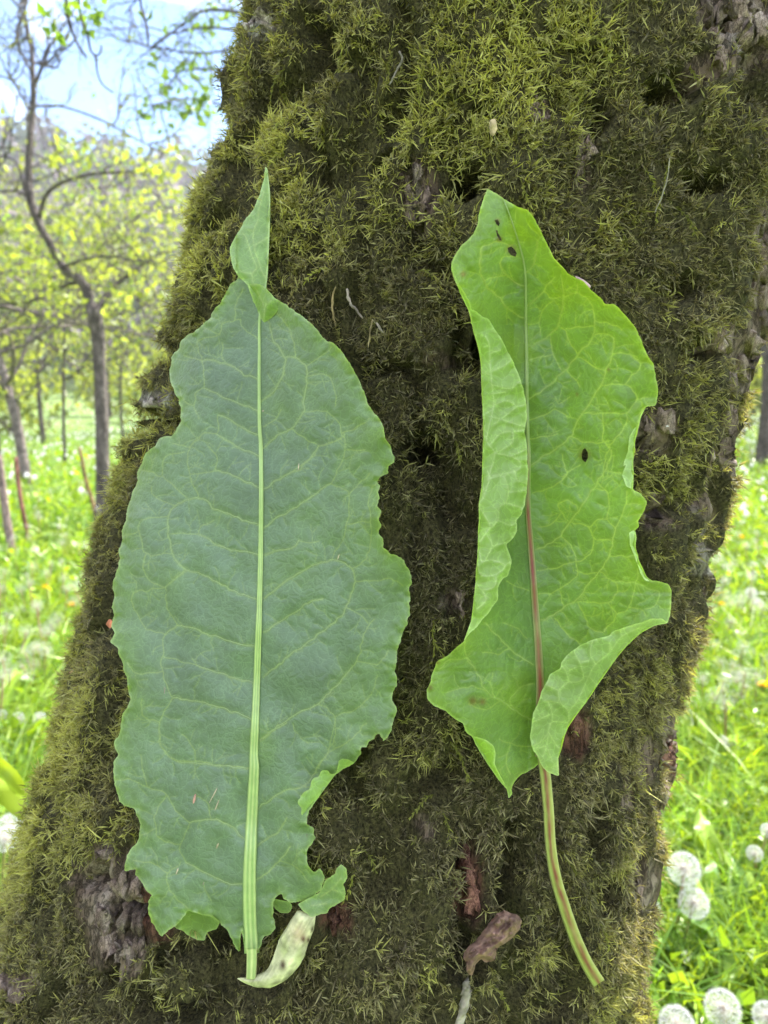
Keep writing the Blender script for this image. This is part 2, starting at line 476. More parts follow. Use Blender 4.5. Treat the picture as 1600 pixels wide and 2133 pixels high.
LL_lobe = T_(3, [(1240,960),(1280,888),(1334,852),(1340,822),(1360,800),(1390,826),(1397,882),(1375,915),(1385,960),(1380,1000),(1345,1016),(1302,1042),(1285,1072),(1240,1078),(1196,1096),(1160,1070),(1120,1022),(1180,990)])
LL_lobe_fold = T_(3, [(1240,960),(1240,1000),(1180,990),(1120,1022)])
LL_under = T_(3, [(430,1040),(420,1110),(440,1158),(480,1172),(520,1202),(560,1222),(602,1226),(612,1182),(672,1162),(690,1120),(640,1080),(540,1040)])
LL_under_fold = T_(3, [(430,1040),(540,1040),(640,1080),(690,1120)])
LL_small = T_(3, [(980,990),(1030,1000),(1080,1010),(1090,1040),(1070,1070),(1030,1072),(1000,1050),(985,1030)])
LL_mid = T_(1, [(816,90),(826,200),(825,330),(820,450),(812,600),(790,700),(778,800),(778,900),(777,1100),(779,1300)]) + \
         T_(2, [(785,60),(787,250),(786,450),(783,650),(778,850),(772,1020),(766,1200),(758,1400),(752,1540)]) + \
         T_(3, [(880,250),(872,450),(862,650),(855,850),(856,1050),(862,1200),(866,1296)])
LL_mw = [2.5, 3, 3, 3, 3, 4, 5, 5.5, 6, 7, 8, 8.5, 9, 10, 11, 13, 14, 16, 17, 20, 22, 24, 26, 27, 27, 28]

def veins(r, *lines):
    return [np.array(T_(r, l), float) for l in lines]
LL_v1 = veins(2,  # the stronger side veins
    [(780,265),(720,240),(650,205),(590,185),(565,185)], [(778,440),(700,420),(630,390),(560,365),(520,325),(490,315),(435,320),(385,350),(345,400),(345,470),(355,540),(375,600),(430,660)],
    [(775,585),(700,572),(620,550),(560,530),(520,500),(485,485)], [(765,795),(700,775),(620,740),(550,700),(480,670),(430,662),(385,690),(330,740)],
    [(760,1022),(690,1010),(620,990),(540,965),(480,940),(395,920),(330,965)], [(750,1195),(680,1180),(610,1160),(540,1130),(480,1110)],
    [(740,1370),(680,1340),(620,1320),(550,1300),(460,1275),(365,1265)],
    [(795,270),(860,230),(940,190),(970,180),(1030,110),(1060,65)], [(800,455),(860,410),(940,360),(1020,310),(1080,265),(1120,245)], [(800,585),(870,565),(940,545),(965,515)],
    [(800,795),(880,730),(960,675),(1040,635),(1125,610),(1180,620),(1220,650),(1235,710)], [(798,1165),(890,1090),(960,1035),(1030,985),(1100,930),(1150,890),(1190,835),(1215,780),(1235,710)],
    [(800,950),(870,910),(930,870),(1010,815),(1080,795)], [(785,1470),(860,1405),(940,1355),(1000,1320),(1060,1295),(1130,1220),(1200,1150),(1240,1090)])
LL_v1 += veins(1, [(775,1225),(700,1200),(640,1170),(570,1140),(515,1115)], [(776,1075),(700,1050),(640,1010),(570,985),(505,990)], [(778,1340),(700,1310),(640,1270),(580,1245)], [(775,1440),(700,1410),(630,1370),(575,1335)],
    [(785,1180),(830,1150),(880,1080),(900,1000),(900,970),(870,920),(840,880),(820,800),(790,750)], [(800,1400),(870,1340),(935,1310),(985,1230),(990,1180),(1005,1060),(995,1010),(950,970),(900,970)])
LL_v1 += veins(3, [(845,270),(760,262),(660,250),(550,235),(450,230)], [(820,655),(770,600),(700,565),(640,550),(520,570)], [(815,910),(730,905),(650,870),(570,825),(500,790)],
    [(905,490),(980,430),(1050,390),(1150,370),(1200,310),(1290,180)], [(910,110),(980,60),(1060,15)], [(895,700),(950,660),(1020,610),(1060,540)], [(890,885),(950,850),(1020,780),(1080,700)])
LL_v2 = veins(2, [(565,185),(450,200)], [(565,185),(575,120),(540,70)], [(490,315),(460,250),(445,190),(440,100),(470,50),(520,0)], [(485,485),(360,485)], [(490,485),(495,450),(560,420)], [(345,400),(215,420),(210,480),(240,580),(360,580)],
    [(330,740),(280,720),(235,680),(225,620),(240,580)], [(330,740),(335,800),(350,860),(390,920)], [(330,965),(315,1050),(315,1140),(360,1260)], [(330,965),(240,935),(200,870),(175,820),(185,765),(250,755),(330,740)], [(480,1110),(320,1070)],
    [(365,1265),(320,1340),(300,1400),(310,1480),(370,1560),(480,1565),(600,1585),(735,1600)], [(1060,65),(1100,60),(1175,20),(1180,0)], [(1120,245),(1160,170),(1185,90),(1180,20)], [(1120,245),(1200,290),(1205,340),(1195,440),(1175,510),(1140,570),(1125,605)],
    [(965,515),(1010,530),(1060,520)], [(1220,650),(1280,610),(1305,550),(1310,460),(1300,350),(1310,280),(1370,190)], [(1235,710),(1330,705),(1400,700),(1460,730)], [(1240,1090),(1265,1010),(1290,930),(1325,890)], [(1060,1295),(1120,1330),(1138,1370),(1135,1440),(1110,1510),(1060,1600)],
    [(1138,1355),(1250,1310),(1320,1230),(1340,1160)], [(1190,835),(1260,870),(1295,910)], [(1200,300),(1300,200)], [(1200,440),(1300,430)], [(385,350),(330,330),(270,300),(265,260)], [(315,1140),(200,1150),(150,1100)], [(320,210),(430,310)], [(315,200),(330,120),(420,95)], [(320,210),(215,180)], [(205,470),(120,500)],
    [(480,1110),(460,1080)], [(300,1380),(220,1350),(220,1270)], [(940,1390),(950,1430),(1010,1480)], [(1240,1090),(1340,1105),(1390,1040)])
LL_v2 += veins(1, [(515,1115),(480,1140),(465,1200),(490,1260)], [(505,990),(490,940),(490,890),(590,860),(600,820),(660,790),(690,790)], [(505,990),(515,1110)], [(580,1245),(575,1330),(515,1330),(440,1400)], [(950,965),(940,890),(910,820),(860,760)],
    [(985,1230),(1100,1230),(1150,1280),(1170,1330),(1160,1360),(1060,1390)], [(1060,1390),(1035,1440),(940,1510)], [(935,1310),(975,1345),(1060,1390)], [(1005,1060),(1100,1055),(1140,1130),(1140,1200)], [(800,1300),(860,1260),(880,1220)], [(1170,1330),(1250,1300),(1300,1260)],
    [(600,900),(605,980)], [(690,790),(700,830),(770,880)], [(465,1200),(420,1180),(400,1120)], [(500,985),(420,960)], [(1185,1410),(1280,1410)], [(1005,1010),(1080,960),(1120,920)], [(440,1400),(370,1380)], [(660,790),(670,700),(700,640)], [(590,860),(520,830)])
LL_v2 += veins(3, [(450,230),(390,180),(350,110),(350,40)], [(520,570),(440,500),(390,410),(290,370),(255,240),(250,200)], [(500,790),(470,740),(470,690),(520,575)], [(470,690),(360,660),(330,600),(340,500),(390,420)], [(470,790),(400,850),(410,950),(450,990),(520,1060)], [(555,235),(545,160),(480,80)],
    [(1290,180),(1330,0)], [(400,850),(320,800),(210,780)], [(600,920),(640,1000)], [(1150,370),(1230,380)], [(1290,180),(1400,120),(1500,20)], [(330,600),(250,640)], [(1020,780),(1120,820),(1180,900)], [(640,550),(620,470),(560,420)], [(290,370),(200,330),(120,330)])
LL_sail_v = veins(1, [(812,600),(790,560),(770,500),(752,440),(750,370),(770,320),(775,270),(800,180)], [(750,370),(720,360)], [(745,610),(745,570),(765,540),(740,480),(715,400),(700,380)], [(752,440),(780,420),(820,400)], [(740,570),(690,560),(660,500)])

# right leaf ----------------------------------------------------------------
RL_poly = T_(4, [(430,92),(460,108),(545,165),(600,195),(660,215),(700,260),(722,310),(748,362),(770,408),(800,478),(840,530),(890,575),(935,605),(985,625),(1022,672),(1085,725),(1106,756),(1160,755),(1205,800),(1250,850),(1290,900),(1322,990),(1355,1060),
    (1386,1102),(1395,1180),(1412,1250),(1398,1336),(1340,1345),(1312,1400),(1300,1450),(1276,1550),(1270,1640)]) + \
  T_(5, [(1266,0),(1268,90),(1266,165),(1310,185),(1346,240),(1330,290),(1292,345),(1300,380),(1276,396),(1286,440),(1278,490),(1302,580),(1342,665),(1372,690),(1400,690),(1470,705),(1486,740),(1488,830),(1466,932),
    (1390,946),(1310,990),(1240,1052),(1180,1122),(1130,1192),(1060,1292),(1000,1382),(940,1462),(892,1530),(870,1590),(852,1660),(836,1702),(800,1740),(740,1742),(720,1742),(700,1762),(660,1786),(612,1812),(578,1856),(566,1894),(576,1912),(550,1942),
    (544,1890),(490,1830),(430,1742),(380,1662),(340,1582),(318,1572),(300,1550),(290,1510),(230,1476),(180,1430),(120,1406),(84,1370),(79,1310),(100,1280),(110,1230),(130,1180),(136,1150),(200,1122),(240,1082),(292,1036),(334,922),(346,830),(360,700),(370,560),(375,450),(380,330),(378,250),(398,130)]) + \
  T_(4, [(398,1766),(400,1640),(405,1530),(405,1400),(395,1250),(390,1100),(380,1020),(360,950),(340,870),(320,790),(285,720),(245,622),(222,560),(222,520),(245,466),(275,421),(310,391),(346,350),(370,300),(375,260),(390,200),(415,130)])
RL_flapL_in = T_(4, [(222,540),(262,636),(302,700),(326,742),(335,785),(370,800),(402,826),(436,842),(470,900),(520,972),(541,1022),(581,1092),(611,1172),(636,1242),(651,1322),(656,1402),(641,1482),(656,1560),(661,1640)]) + \
  T_(5, [(660,0),(661,92),(656,162),(646,242),(621,312),(596,342),(601,402),(571,452),(540,481),(556,530),(569,582),(546,664),(516,672),(490,722),(490,792),(461,832),(431,882),(401,912),(370,952),(331,986),(292,1036)])
RL_foldL = T_(4, [(222,540),(245,622),(285,720),(320,790),(340,870),(360,950),(380,1020),(390,1100),(395,1250),(405,1400),(405,1530),(400,1640)]) + T_(5, [(398,130),(378,250),(380,330),(375,450),(370,560),(360,700),(346,830),(334,922),(292,1036)])
RL_flapR_in = T_(5, [(1466,932),(1430,904),(1372,904),(1302,930),(1232,950),(1152,980),(1132,1002),(1100,1010),(1020,1030),(960,1060),(890,1110),(855,1156),(850,1190),(790,1222),(770,1270),(740,1322),(720,1392),(690,1450),(680,1550),(674,1590),(690,1650),(716,1702),(746,1760),(780,1792),(840,1812)])
RL_foldR = T_(5, [(1466,932),(1390,946),(1310,990),(1240,1052),(1180,1122),(1130,1192),(1060,1292),(1000,1382),(940,1462),(892,1530),(870,1590),(852,1660),(836,1702),(840,1812)])
RL_strip1_in = T_(4, [(1340,1345),(1308,1392),(1292,1460),(1275,1460),(1242,1520),(1236,1600),(1206,1690)]) + T_(5, [(1226,20),(1200,80),(1226,146),(1266,165)])
RL_strip1_f = T_(4, [(1340,1345),(1312,1400),(1300,1450),(1276,1550),(1270,1640)]) + T_(5, [(1266,0),(1268,90),(1266,165)])
RL_strip2_in = T_(5, [(1276,396),(1242,412),(1246,480),(1270,542),(1290,592),(1310,652),(1338,690),(1372,690)])
RL_strip2_f = T_(5, [(1276,396),(1286,440),(1278,490),(1302,580),(1342,665),(1372,690)])
RL_strip3_in = T_(5, [(340,1582),(370,1586),(430,1610),(466,1640),(476,1690),(468,1740),(490,1784),(522,1840),(544,1890)])
RL_strip3_f = T_(5, [(340,1582),(380,1662),(430,1742),(490,1830),(544,1890)])
RL_strip4_in = T_(4, [(770,408),(788,440),(812,492),(860,540),(890,575)])
RL_strip4_f = T_(4, [(770,408),(800,478),(840,530),(890,575)])
RL_mid = T_(4, [(520,150),(545,210),(580,310),(620,440),(645,560),(650,700),(651,850),(654,1000),(656,1150),(656,1290),(660,1500),(666,1640)]) + T_(5, [(662,100),(662,280),(675,450),(688,620),(698,760),(708,900),(718,1020),(725,1150),(732,1280),(730,1400),(728,1550),(730,1700)])
RL_mw = [2, 2.5, 3, 4, 5, 6, 6.5, 7, 8, 8, 9, 10, 11, 12, 13, 14, 15, 16, 17, 18, 18, 19, 20, 22]
RL_pet = T_(5, [(730,1600),(745,1700)]) + T_(6, [(818,200),(832,340),(843,480),(850,620),(862,740),(882,860),(910,970),(945,1080),(985,1200),(1030,1320),(1085,1440),(1130,1520),(1178,1595)])
RL_holes = [T_(4, l) for l in ([(470,272),(488,268),(500,290),(494,306),(480,298)], [(476,330),(486,330),(492,350),(506,372),(510,390),(498,386),(484,362)], [(545,430),(566,424),(584,440),(598,462),(590,482),(566,474),(550,456)], [(976,1592),(990,1582),(1004,1604),(1008,1636),(992,1664),(974,1650),(970,1618)])]
RL_v1 = veins(4, [(640,650),(590,635),(545,590),(510,570),(500,520)], [(645,835),(590,810),(540,770),(490,720),(440,670),(405,625),(390,540),(390,470),(410,420)], [(655,570),(700,515),(715,450),(715,395)],
    [(665,1300),(720,1270),(800,1200),(880,1130),(945,1040),(1000,990),(1035,940),(1045,850)], [(665,1000),(730,970),(790,930),(835,870),(860,780),(870,710)], [(665,765),(710,720),(755,680)], [(668,1690),(740,1640),(830,1580),(910,1510),(940,1430),(1000,1350),(1080,1220),(1115,1130),(1150,1040),(1155,950)])
RL_v1 += veins(5, [(705,510),(780,480),(850,430),(900,360),(950,290),(1010,200),(1060,120),(1110,50),(1140,-60)], [(735,915),(800,890),(870,840),(940,795),(1010,710),(1070,640),(1130,545),(1150,455),(1165,385)], [(690,1170),(620,1130),(560,1080),(500,1020),(450,970),(410,930)], [(680,1490),(600,1440),(500,1380),(420,1320),(390,1250),(310,1130)])
RL_v2 = veins(4, [(755,680),(800,720),(870,710),(940,690),(1000,720),(1030,770),(1045,850)], [(500,520),(530,480),(600,480)], [(870,710),(865,640),(850,590)], [(755,680),(790,620),(815,600)], [(835,870),(880,910),(900,970),(945,1040)], [(665,870),(725,860),(740,800),(800,740)], [(725,860),(730,930)], [(790,930),(810,1040),(850,1130)], [(670,1075),(740,1055),(800,1045)],
    [(1155,950),(1110,925),(1045,930)], [(1115,1140),(1040,1110),(960,1060)], [(885,1135),(930,1180),(960,1230)], [(1080,1220),(1220,1215),(1270,1250),(1285,1300),(1230,1380),(1220,1450),(1130,1580),(1100,1700),(1090,1766)], [(985,1380),(1085,1385),(1230,1380)], [(1090,1385),(1095,1470),(1090,1540),(1125,1580)], [(910,1515),(980,1545),(1050,1550),(1125,1545)],
    [(1220,1215),(1290,1130),(1300,1090),(1250,1040)], [(670,1420),(760,1390),(825,1360),(890,1400)], [(668,1530),(740,1520),(830,1500)], [(860,1620),(870,1680),(890,1720),(960,1680)], [(890,1720),(860,1766)], [(1100,1715),(1200,1725)], [(715,395),(760,330)], [(410,420),(480,400),(560,420)], [(640,400),(600,380),(560,260)], [(940,690),(945,640)], [(1045,850),(1140,870),(1200,900)], [(880,895),(960,890),(1040,880)],
    [(545,590),(470,600),(405,625)], [(900,1290),(830,1330),(820,1290)], [(1150,1040),(1230,1040),(1290,1060)], [(1285,1300),(1350,1290)])
RL_v2 += veins(5, [(690,185),(780,160),(865,105),(890,60)], [(900,350),(860,300),(835,260),(880,225),(930,250),(950,285)], [(1060,160),(1120,190),(1130,260),(1115,330),(1165,385)], [(1165,385),(1200,310),(1225,240),(1230,180)], [(905,345),(1010,375),(1060,340),(1115,335)], [(1010,375),(1040,440),(1150,455)], [(1040,440),(1025,530),(935,580)], [(850,430),(920,500),(935,580),(945,640),(920,680),(840,740),(780,765),(725,765)],
    [(715,630),(800,620),(930,580)], [(1070,640),(1000,650),(940,630)], [(1130,545),(1230,550),(1290,545)], [(1070,635),(1160,690),(1280,695),(1290,620)], [(1160,690),(1170,750),(1120,815),(950,810)], [(1120,815),(1170,880),(1100,980)], [(1170,880),(1240,840),(1270,750),(1280,695)], [(1240,840),(1330,860),(1340,890)], [(1340,850),(1395,825),(1415,760),(1340,730),(1280,700)], [(950,815),(990,900),(1020,960),(1090,985)], [(815,905),(870,980),(960,1055)],
    [(665,745),(600,720),(540,690)], [(300,1040),(310,1120),(330,1150)], [(690,1640),(600,1635),(500,1600)], [(500,1380),(450,1300),(460,1220)], [(600,1440),(560,1380),(620,1300),(690,1280)], [(420,1320),(320,1300),(200,1330)], [(310,1130),(200,1150),(150,1200)], [(560,1080),(500,1110),(400,1100)], [(500,1380),(420,1430),(330,1400)], [(560,1620),(540,1720),(560,1800)], [(655,1020),(600,960),(520,930)], [(1060,120),(1120,190)], [(840,740),(870,840)], [(1225,250),(1300,250)], [(720,380),(790,370),(850,300)]) 
RL_fv = veins(4, [(420,940),(440,990),(445,1100),(455,1220),(465,1330),(440,1450),(425,1540),(470,1610),(450,1700),(430,1766)], [(445,1145),(520,1110),(560,1080)], [(465,1335),(540,1310),(600,1340),(650,1330)], [(445,1560),(500,1500),(570,1490),(560,1560),(470,1610)], [(470,1610),(560,1630),(615,1660),(600,1710),(460,1740)], [(400,1150),(445,1160)], [(460,1220),(560,1240),(610,1200)], [(440,1400),(520,1420),(580,1440),(645,1460)], [(440,1040),(500,1020)], [(455,1270),(530,1260)], [(410,1000),(440,990)], [(560,1630),(650,1590)], [(570,1490),(630,1480)], [(470,1440),(540,1390),(600,1340)], [(405,1390),(460,1360)])
RL_fv += veins(5, [(430,60),(440,100),(410,200),(385,260),(440,360),(430,400),(375,480)], [(440,100),(520,90),(550,180),(530,240),(495,270),(490,340),(430,400)], [(490,340),(560,370),(600,350)], [(430,430),(455,490),(400,580),(375,480)], [(400,580),(450,570),(530,600),(480,650),(400,660),(370,610)], [(520,90),(580,60),(600,110),(655,130)], [(550,180),(640,170)], [(530,240),(630,270)], [(440,360),(495,345)], [(455,490),(530,470)], [(480,650),(470,720),(400,740),(360,690)], [(400,740),(420,800),(370,850)], [(410,200),(400,120)], [(530,600),(560,580)])
RL_fw = veins(5, [(745,1700),(770,1640),(780,1560),(800,1500),(890,1500),(900,1440),(950,1370),(1010,1240),(1050,1170),(1130,1100),(1200,1010),(1300,960)], [(780,1560),(830,1640),(850,1650)], [(800,1500),(800,1450),(780,1390)], [(900,1440),(850,1390),(840,1320),(890,1270),(880,1210),(850,1170)], [(890,1270),(950,1270),(980,1240),(960,1160),(930,1100)], [(980,1240),(1010,1240),(1050,1280)], [(780,1560),(740,1610),(690,1640)], [(840,1320),(770,1290)], [(1050,1170),(1020,1110),(1030,1040)], [(950,1370),(985,1390)], [(800,1450),(740,1480),(690,1500)], [(1130,1100),(1130,1040)], [(770,1640),(700,1650)], [(850,1390),(760,1380)], [(890,1500),(895,1520)], [(960,1160),(1010,1150)], [(770,1640),(800,1720)], [(1200,1010),(1190,960)], [(890,1210),(930,1190)]) 

# --- masks in photograph pixels
def raster(poly, W=1700, H=2300, ox=50, oy=50):
    P = np.asarray(poly, float) + np.array([ox, oy])
    img = np.zeros((H, W), bool)
    ys = np.arange(max(0, int(P[:, 1].min())), min(H, int(P[:, 1].max()) + 1))
    a, b = P, np.roll(P, -1, 0)
    for y in ys:
        yc = y + 0.5
        c = ((a[:, 1] <= yc) & (b[:, 1] > yc)) | ((b[:, 1] <= yc) & (a[:, 1] > yc))
        xs = np.sort(a[c, 0] + (yc - a[c, 1]) / (b[c, 1] - a[c, 1]) * (b[c, 0] - a[c, 0]))
        for k in range(0, len(xs) - 1, 2):
            img[y, max(0, int(np.ceil(xs[k] - 0.5))):max(0, int(np.ceil(xs[k + 1] - 0.5)))] = True
    return img

def inmask(img, px, py, ox=50, oy=50):
    x = np.clip((np.asarray(px) + ox).astype(int), 0, img.shape[1] - 1)
    y = np.clip((np.asarray(py) + oy).astype(int), 0, img.shape[0] - 1)
    return img[y, x]

def boxblur(img, r):
    a = img.astype(np.float32)
    for ax in (0, 1):
        for _ in range(2):
            c = np.cumsum(np.pad(a, [(r + 1, r) if k == ax else (0, 0) for k in (0, 1)], mode='edge'), axis=ax)
            a = (np.take(c, range(2 * r + 1, c.shape[ax]), axis=ax) - np.take(c, range(0, c.shape[ax] - 2 * r - 1), axis=ax)) / (2 * r + 1)
    return a

mask_leaf = raster(LL_poly) | raster(LL_sail) | raster(LL_lobe) | raster(RL_poly) | raster(RL_flapR_in + RL_foldR[::-1])
def ribbon(line, w):
    l = catmull(np.asarray(line, float), 40); tg = nrm(np.gradient(l, axis=0)); nn = np.stack([-tg[:, 1], tg[:, 0]], -1)
    return np.vstack([l + nn * w, (l - nn * w)[::-1]])
SH = T_(3, [(780,1434),(815,1430),(850,1432),(882,1420),(940,1398),(962,1370),(980,1330),(996,1280),(1012,1230),(1040,1180),(1062,1145),(1090,1100),(1118,1056),(1160,1062),(1225,1078),(1216,1120),(1208,1170),(1190,1215),(1172,1262),(1160,1310),(1132,1362),(1100,1400),(1062,1440),(1010,1472),(962,1492),(900,1486),(850,1472),(812,1455)])
DRIED = T_(6, [(545,1105),(590,1128),(645,1148),(660,1180),(645,1235),(605,1285),(565,1318),(505,1358),(490,1392),(478,1445),(420,1455),(390,1425),(352,1475),(332,1545),(298,1525),(286,1445),(270,1420),(300,1355),(360,1305),(400,1255),(450,1185),(505,1125)])
press = mask_leaf | raster(ribbon(RL_pet, 16)) | raster(SH) | raster(ribbon(T_(3, [(866, 1270), (862, 1440)]), 13)) | raster(DRIED) | raster(ribbon(LL_sail_fold, 8))
soft_leaf = boxblur(press, 11)

# bare bark spots (photo px): x, y, rx, ry, kind   kind 0 grey-brown, 1 red-brown, 2 pale lichen, 3 dark cavity
SPOTS = [(868, 388, 40, 62, 0), (1218, 350, 16, 42, 0), (1500, 40, 55, 42, 0), (1530, 95, 26, 34, 2), (560, 55, 26, 34, 2), (650, 90, 22, 62, 3), (245, 1860, 70, 95, 0), (245, 1960, 62, 66, 0), (330, 1905, 40, 60, 1),
         (975, 1850, 26, 66, 1), (1195, 1520, 30, 46, 1), (1345, 905, 38, 44, 0), (1380, 1065, 24, 34, 0), (1500, 715, 32, 32, 0), (1500, 860, 18, 80, 0), (1478, 1010, 16, 70, 0), (1468, 1130, 12, 60, 2), (1440, 1490, 20, 60, 0),
         (1352, 1580, 22, 50, 0), (1415, 1590, 20, 40, 1), (875, 937, 26, 22, 3), (968, 365, 30, 26, 3), (1070, 1775, 15, 55, 3), (1575, 620, 26, 90, 0), (420, 330, 18, 40, 2), (345, 832, 24, 26, 2), (1540, 70, 70, 80, 0), (1585, 300, 26, 60, 0), (1565, 40, 60, 70, 0), (1590, 545, 34, 110, 0), (1550, 745, 26, 60, 0), (1522, 915, 16, 60, 0), (1420, 1545, 30, 60, 0), (1392, 1690, 22, 60, 0), (1480, 1290, 12, 60, 0), (1460, 150, 34, 30, 0), (1130, 215, 24, 26, 0), (1225, 300, 18, 30, 0), (430, 255, 34, 40, 3), (1395, 190, 34, 20, 3),
         (1000, 225, 14, 20, 3), (1260, 235, 12, 24, 3), (330, 870, 18, 14, 3), (940, 1250, 30, 22, 0), (915, 745, 30, 16, 0), (1295, 1650, 16, 30, 0), (1050, 1870, 16, 40, 3), (985, 2010, 30, 36, 3), (1270, 1850, 14, 34, 3),
         (345, 2110, 44, 26, 3), (60, 2040, 30, 20, 0), (1100, 590, 22, 22, 0), (890, 1725, 20, 22, 0), (1345, 1840, 22, 60, 0), (700, 1920, 34, 26, 1), (1240, 1730, 12, 40, 3), (1420, 600, 20, 16, 3), (1440, 735, 22, 14, 3), (505, 1985, 20, 10, 3), (560, 2050, 20, 18, 3),
         (1470, 380, 26, 18, 3), (780, 330, 20, 26, 3), (1010, 700, 14, 30, 3), (460, 1990, 24, 16, 3)]

def spot_field(px, py, kinds):
    out = np.zeros(np.shape(px))
    wob = 0.35 * vn2(np.asarray(px) / 16, np.asarray(py) / 22, 77)
    for (x, y, rx, ry, k) in SPOTS:
        if k in kinds:
            sc_ = {3: 1.55, 1: 1.45}.get(k, 1.25)
            d = np.hypot((px - x) / (rx * sc_), (py - y) / (ry * sc_)) + wob
            out = np.maximum(out, 1 - sstep(0.75, 1.15, d))
    return out

# --- trunk mesh
ph = np.concatenate([np.linspace(-118, 118, 290), np.linspace(118, 242, 34)[1:-1]]) * math.pi / 180
yl = np.concatenate([np.linspace(-1.02, -0.43, 40)[:-1], np.linspace(-0.43, 0.43, 290), np.linspace(0.43, 1.75, 60)[1:]])
PH, YL = np.meshgrid(ph, yl)
AX, AZ, AR = axis(YL)
def trunk_pt(PHI, Y, extra=0.0):
    ax, az, ar = axis(Y)
    r = ar + extra
    return np.stack([ax + r * np.sin(PHI), Y, az - r * np.cos(PHI)], -1)
base_c = trunk_pt(PH, YL)
base_w = cam2world(base_c)
bpx, bpy_, bd = world2pix(base_w)
front = np.cos(PH + np.arctan2(AX, AZ)) > 0.25
q = base_w
disp = 0.0075 * vn(q * np.array([11, 11, 7]), 1) + 0.0070 * vn(q * np.array([34, 34, 24]), 2) + 0.0042 * vn(q * np.array([85, 85, 60]), 3) + 0.0014 * vn(q * np.array([230, 230, 110]), 5)
ridge = np.abs(vn(q * np.array([42, 42, 9]), 8))
disp -= 0.007 * (1 - sstep(0.0, 0.16, ridge)) * sstep(-0.1, 0.25, vn(q * 13, 12))
crev = (1 - sstep(0.05, 0.25, np.abs(vn(q * np.array([40, 40, 26]), 14)))) * sstep(-0.35, 0.15, vn(q * 15, 15))
disp -= 0.015 * crev
sl = np.where(front & (bd > 0), soft_leaf[np.clip((bpy_ + 50).astype(int), 0, 2299), np.clip((bpx + 50).astype(int), 0, 1699)], 0)
disp = disp * (1 - sl) + np.minimum(disp, 0.0) * sl
cav = np.where(front, spot_field(bpx, bpy_, (3,)), 0)
bare = np.where(front, spot_field(bpx, bpy_, (0, 1, 2)), 0)
red = np.where(front, spot_field(bpx, bpy_, (1,)), 0)
lich = np.where(front, spot_field(bpx, bpy_, (2,)), 0)
disp -= 0.034 * cav + 0.002 * bare
# lump on the left flank, and root flare ridges
disp += 0.012 * np.where(front, np.exp(-(((bpx - 450) / 40) ** 2 + ((bpy_ - 250) / 60) ** 2)), 0)
disp += 0.05 * sstep(-0.5, -1.0, YL) * np.cos(PH * 5 + 0.6)
tr_c = trunk_pt(PH, YL, disp)
tr_w = cam2world(tr_c)
nr, nc = PH.shape
i_ = np.arange(nr - 1)[:, None] * nc; j_ = np.arange(nc)[None]
TQ = np.stack([i_ + j_, i_ + (j_ + 1) % nc, i_ + nc + (j_ + 1) % nc, i_ + nc + j_], -1).reshape(-1, 4)
# smooth normals of the grid
dU = np.roll(tr_w, -1, 1) - np.roll(tr_w, 1, 1)
dV = np.gradient(tr_w, axis=0)
tr_n = nrm(np.cross(dU, dV))
tcol = np.ones((nr, nc, 3)) * np.array([0.80, 0.78, 0.40])
tcol = tcol * (1 - red[..., None]) + red[..., None] * np.array([1.5, 0.9, 0.7])
tcol = tcol * (1 - lich[..., None]) + lich[..., None] * np.array([2.6, 2.9, 2.8])
greyb = bare * (1 - red) * (1 - lich)
tcol = tcol * (1 - greyb[..., None]) + greyb[..., None] * np.array([2.3, 2.15, 2.0])
tree = empty("old_mossy_tree", (float(tr_w[0, :, 0].mean()), float(tr_w[0, :, 1].mean()), 0.0))
tag(tree, "thick leaning trunk covered in olive moss with two leaves laid on it", "tree")
tr_o = mesh_np("trunk", tr_w.reshape(-1, 3), q2t(TQ), M_bark, tree, tcol.reshape(-1, 3), attrs={'mossy': np.clip(1 - 1.2 * bare, 0, 1).ravel()})

def grid_at(phi, y):
    """bilinear position, normal, masks on the displaced trunk"""
    fi = np.interp(y, yl, np.arange(nr)); fj = np.interp(phi, ph[:290], np.arange(290))
    i0 = np.clip(fi.astype(int), 0, nr - 2); j0 = np.clip(fj.astype(int), 0, 288)
    a = (fi - i0)[:, None]; b = (fj - j0)[:, None]
    def g_(A):
        A = A if A.ndim == 3 else A[..., None]
        return A[i0, j0] * (1 - a) * (1 - b) + A[i0 + 1, j0] * a * (1 - b) + A[i0, j0 + 1] * (1 - a) * b + A[i0 + 1, j0 + 1] * a * b
    return g_(tr_w), nrm(g_(tr_n)), g_(bare)[:, 0], np.maximum(g_(cav)[:, 0], 0.9 * g_(crev)[:, 0])

# which trunk (phi, y) is seen at a pixel
def pix_to_trunk(px, py):
    Z = trunk_depth(px, py)
    x = (np.asarray(px, float) - 800) / F * Z; y = (1066.5 - np.asarray(py, float)) / F * Z
    ax, az, ar = axis(y)
    return np.arctan2(x - ax, -(Z - az)), y

def surf_depth(px, py):
    """depth of the displaced trunk at that pixel (one refinement)"""
    phi, y = pix_to_trunk(np.atleast_1d(px), np.atleast_1d(py))
    p, n, _, _ = grid_at(phi, y)
    return world2pix(p)[2]

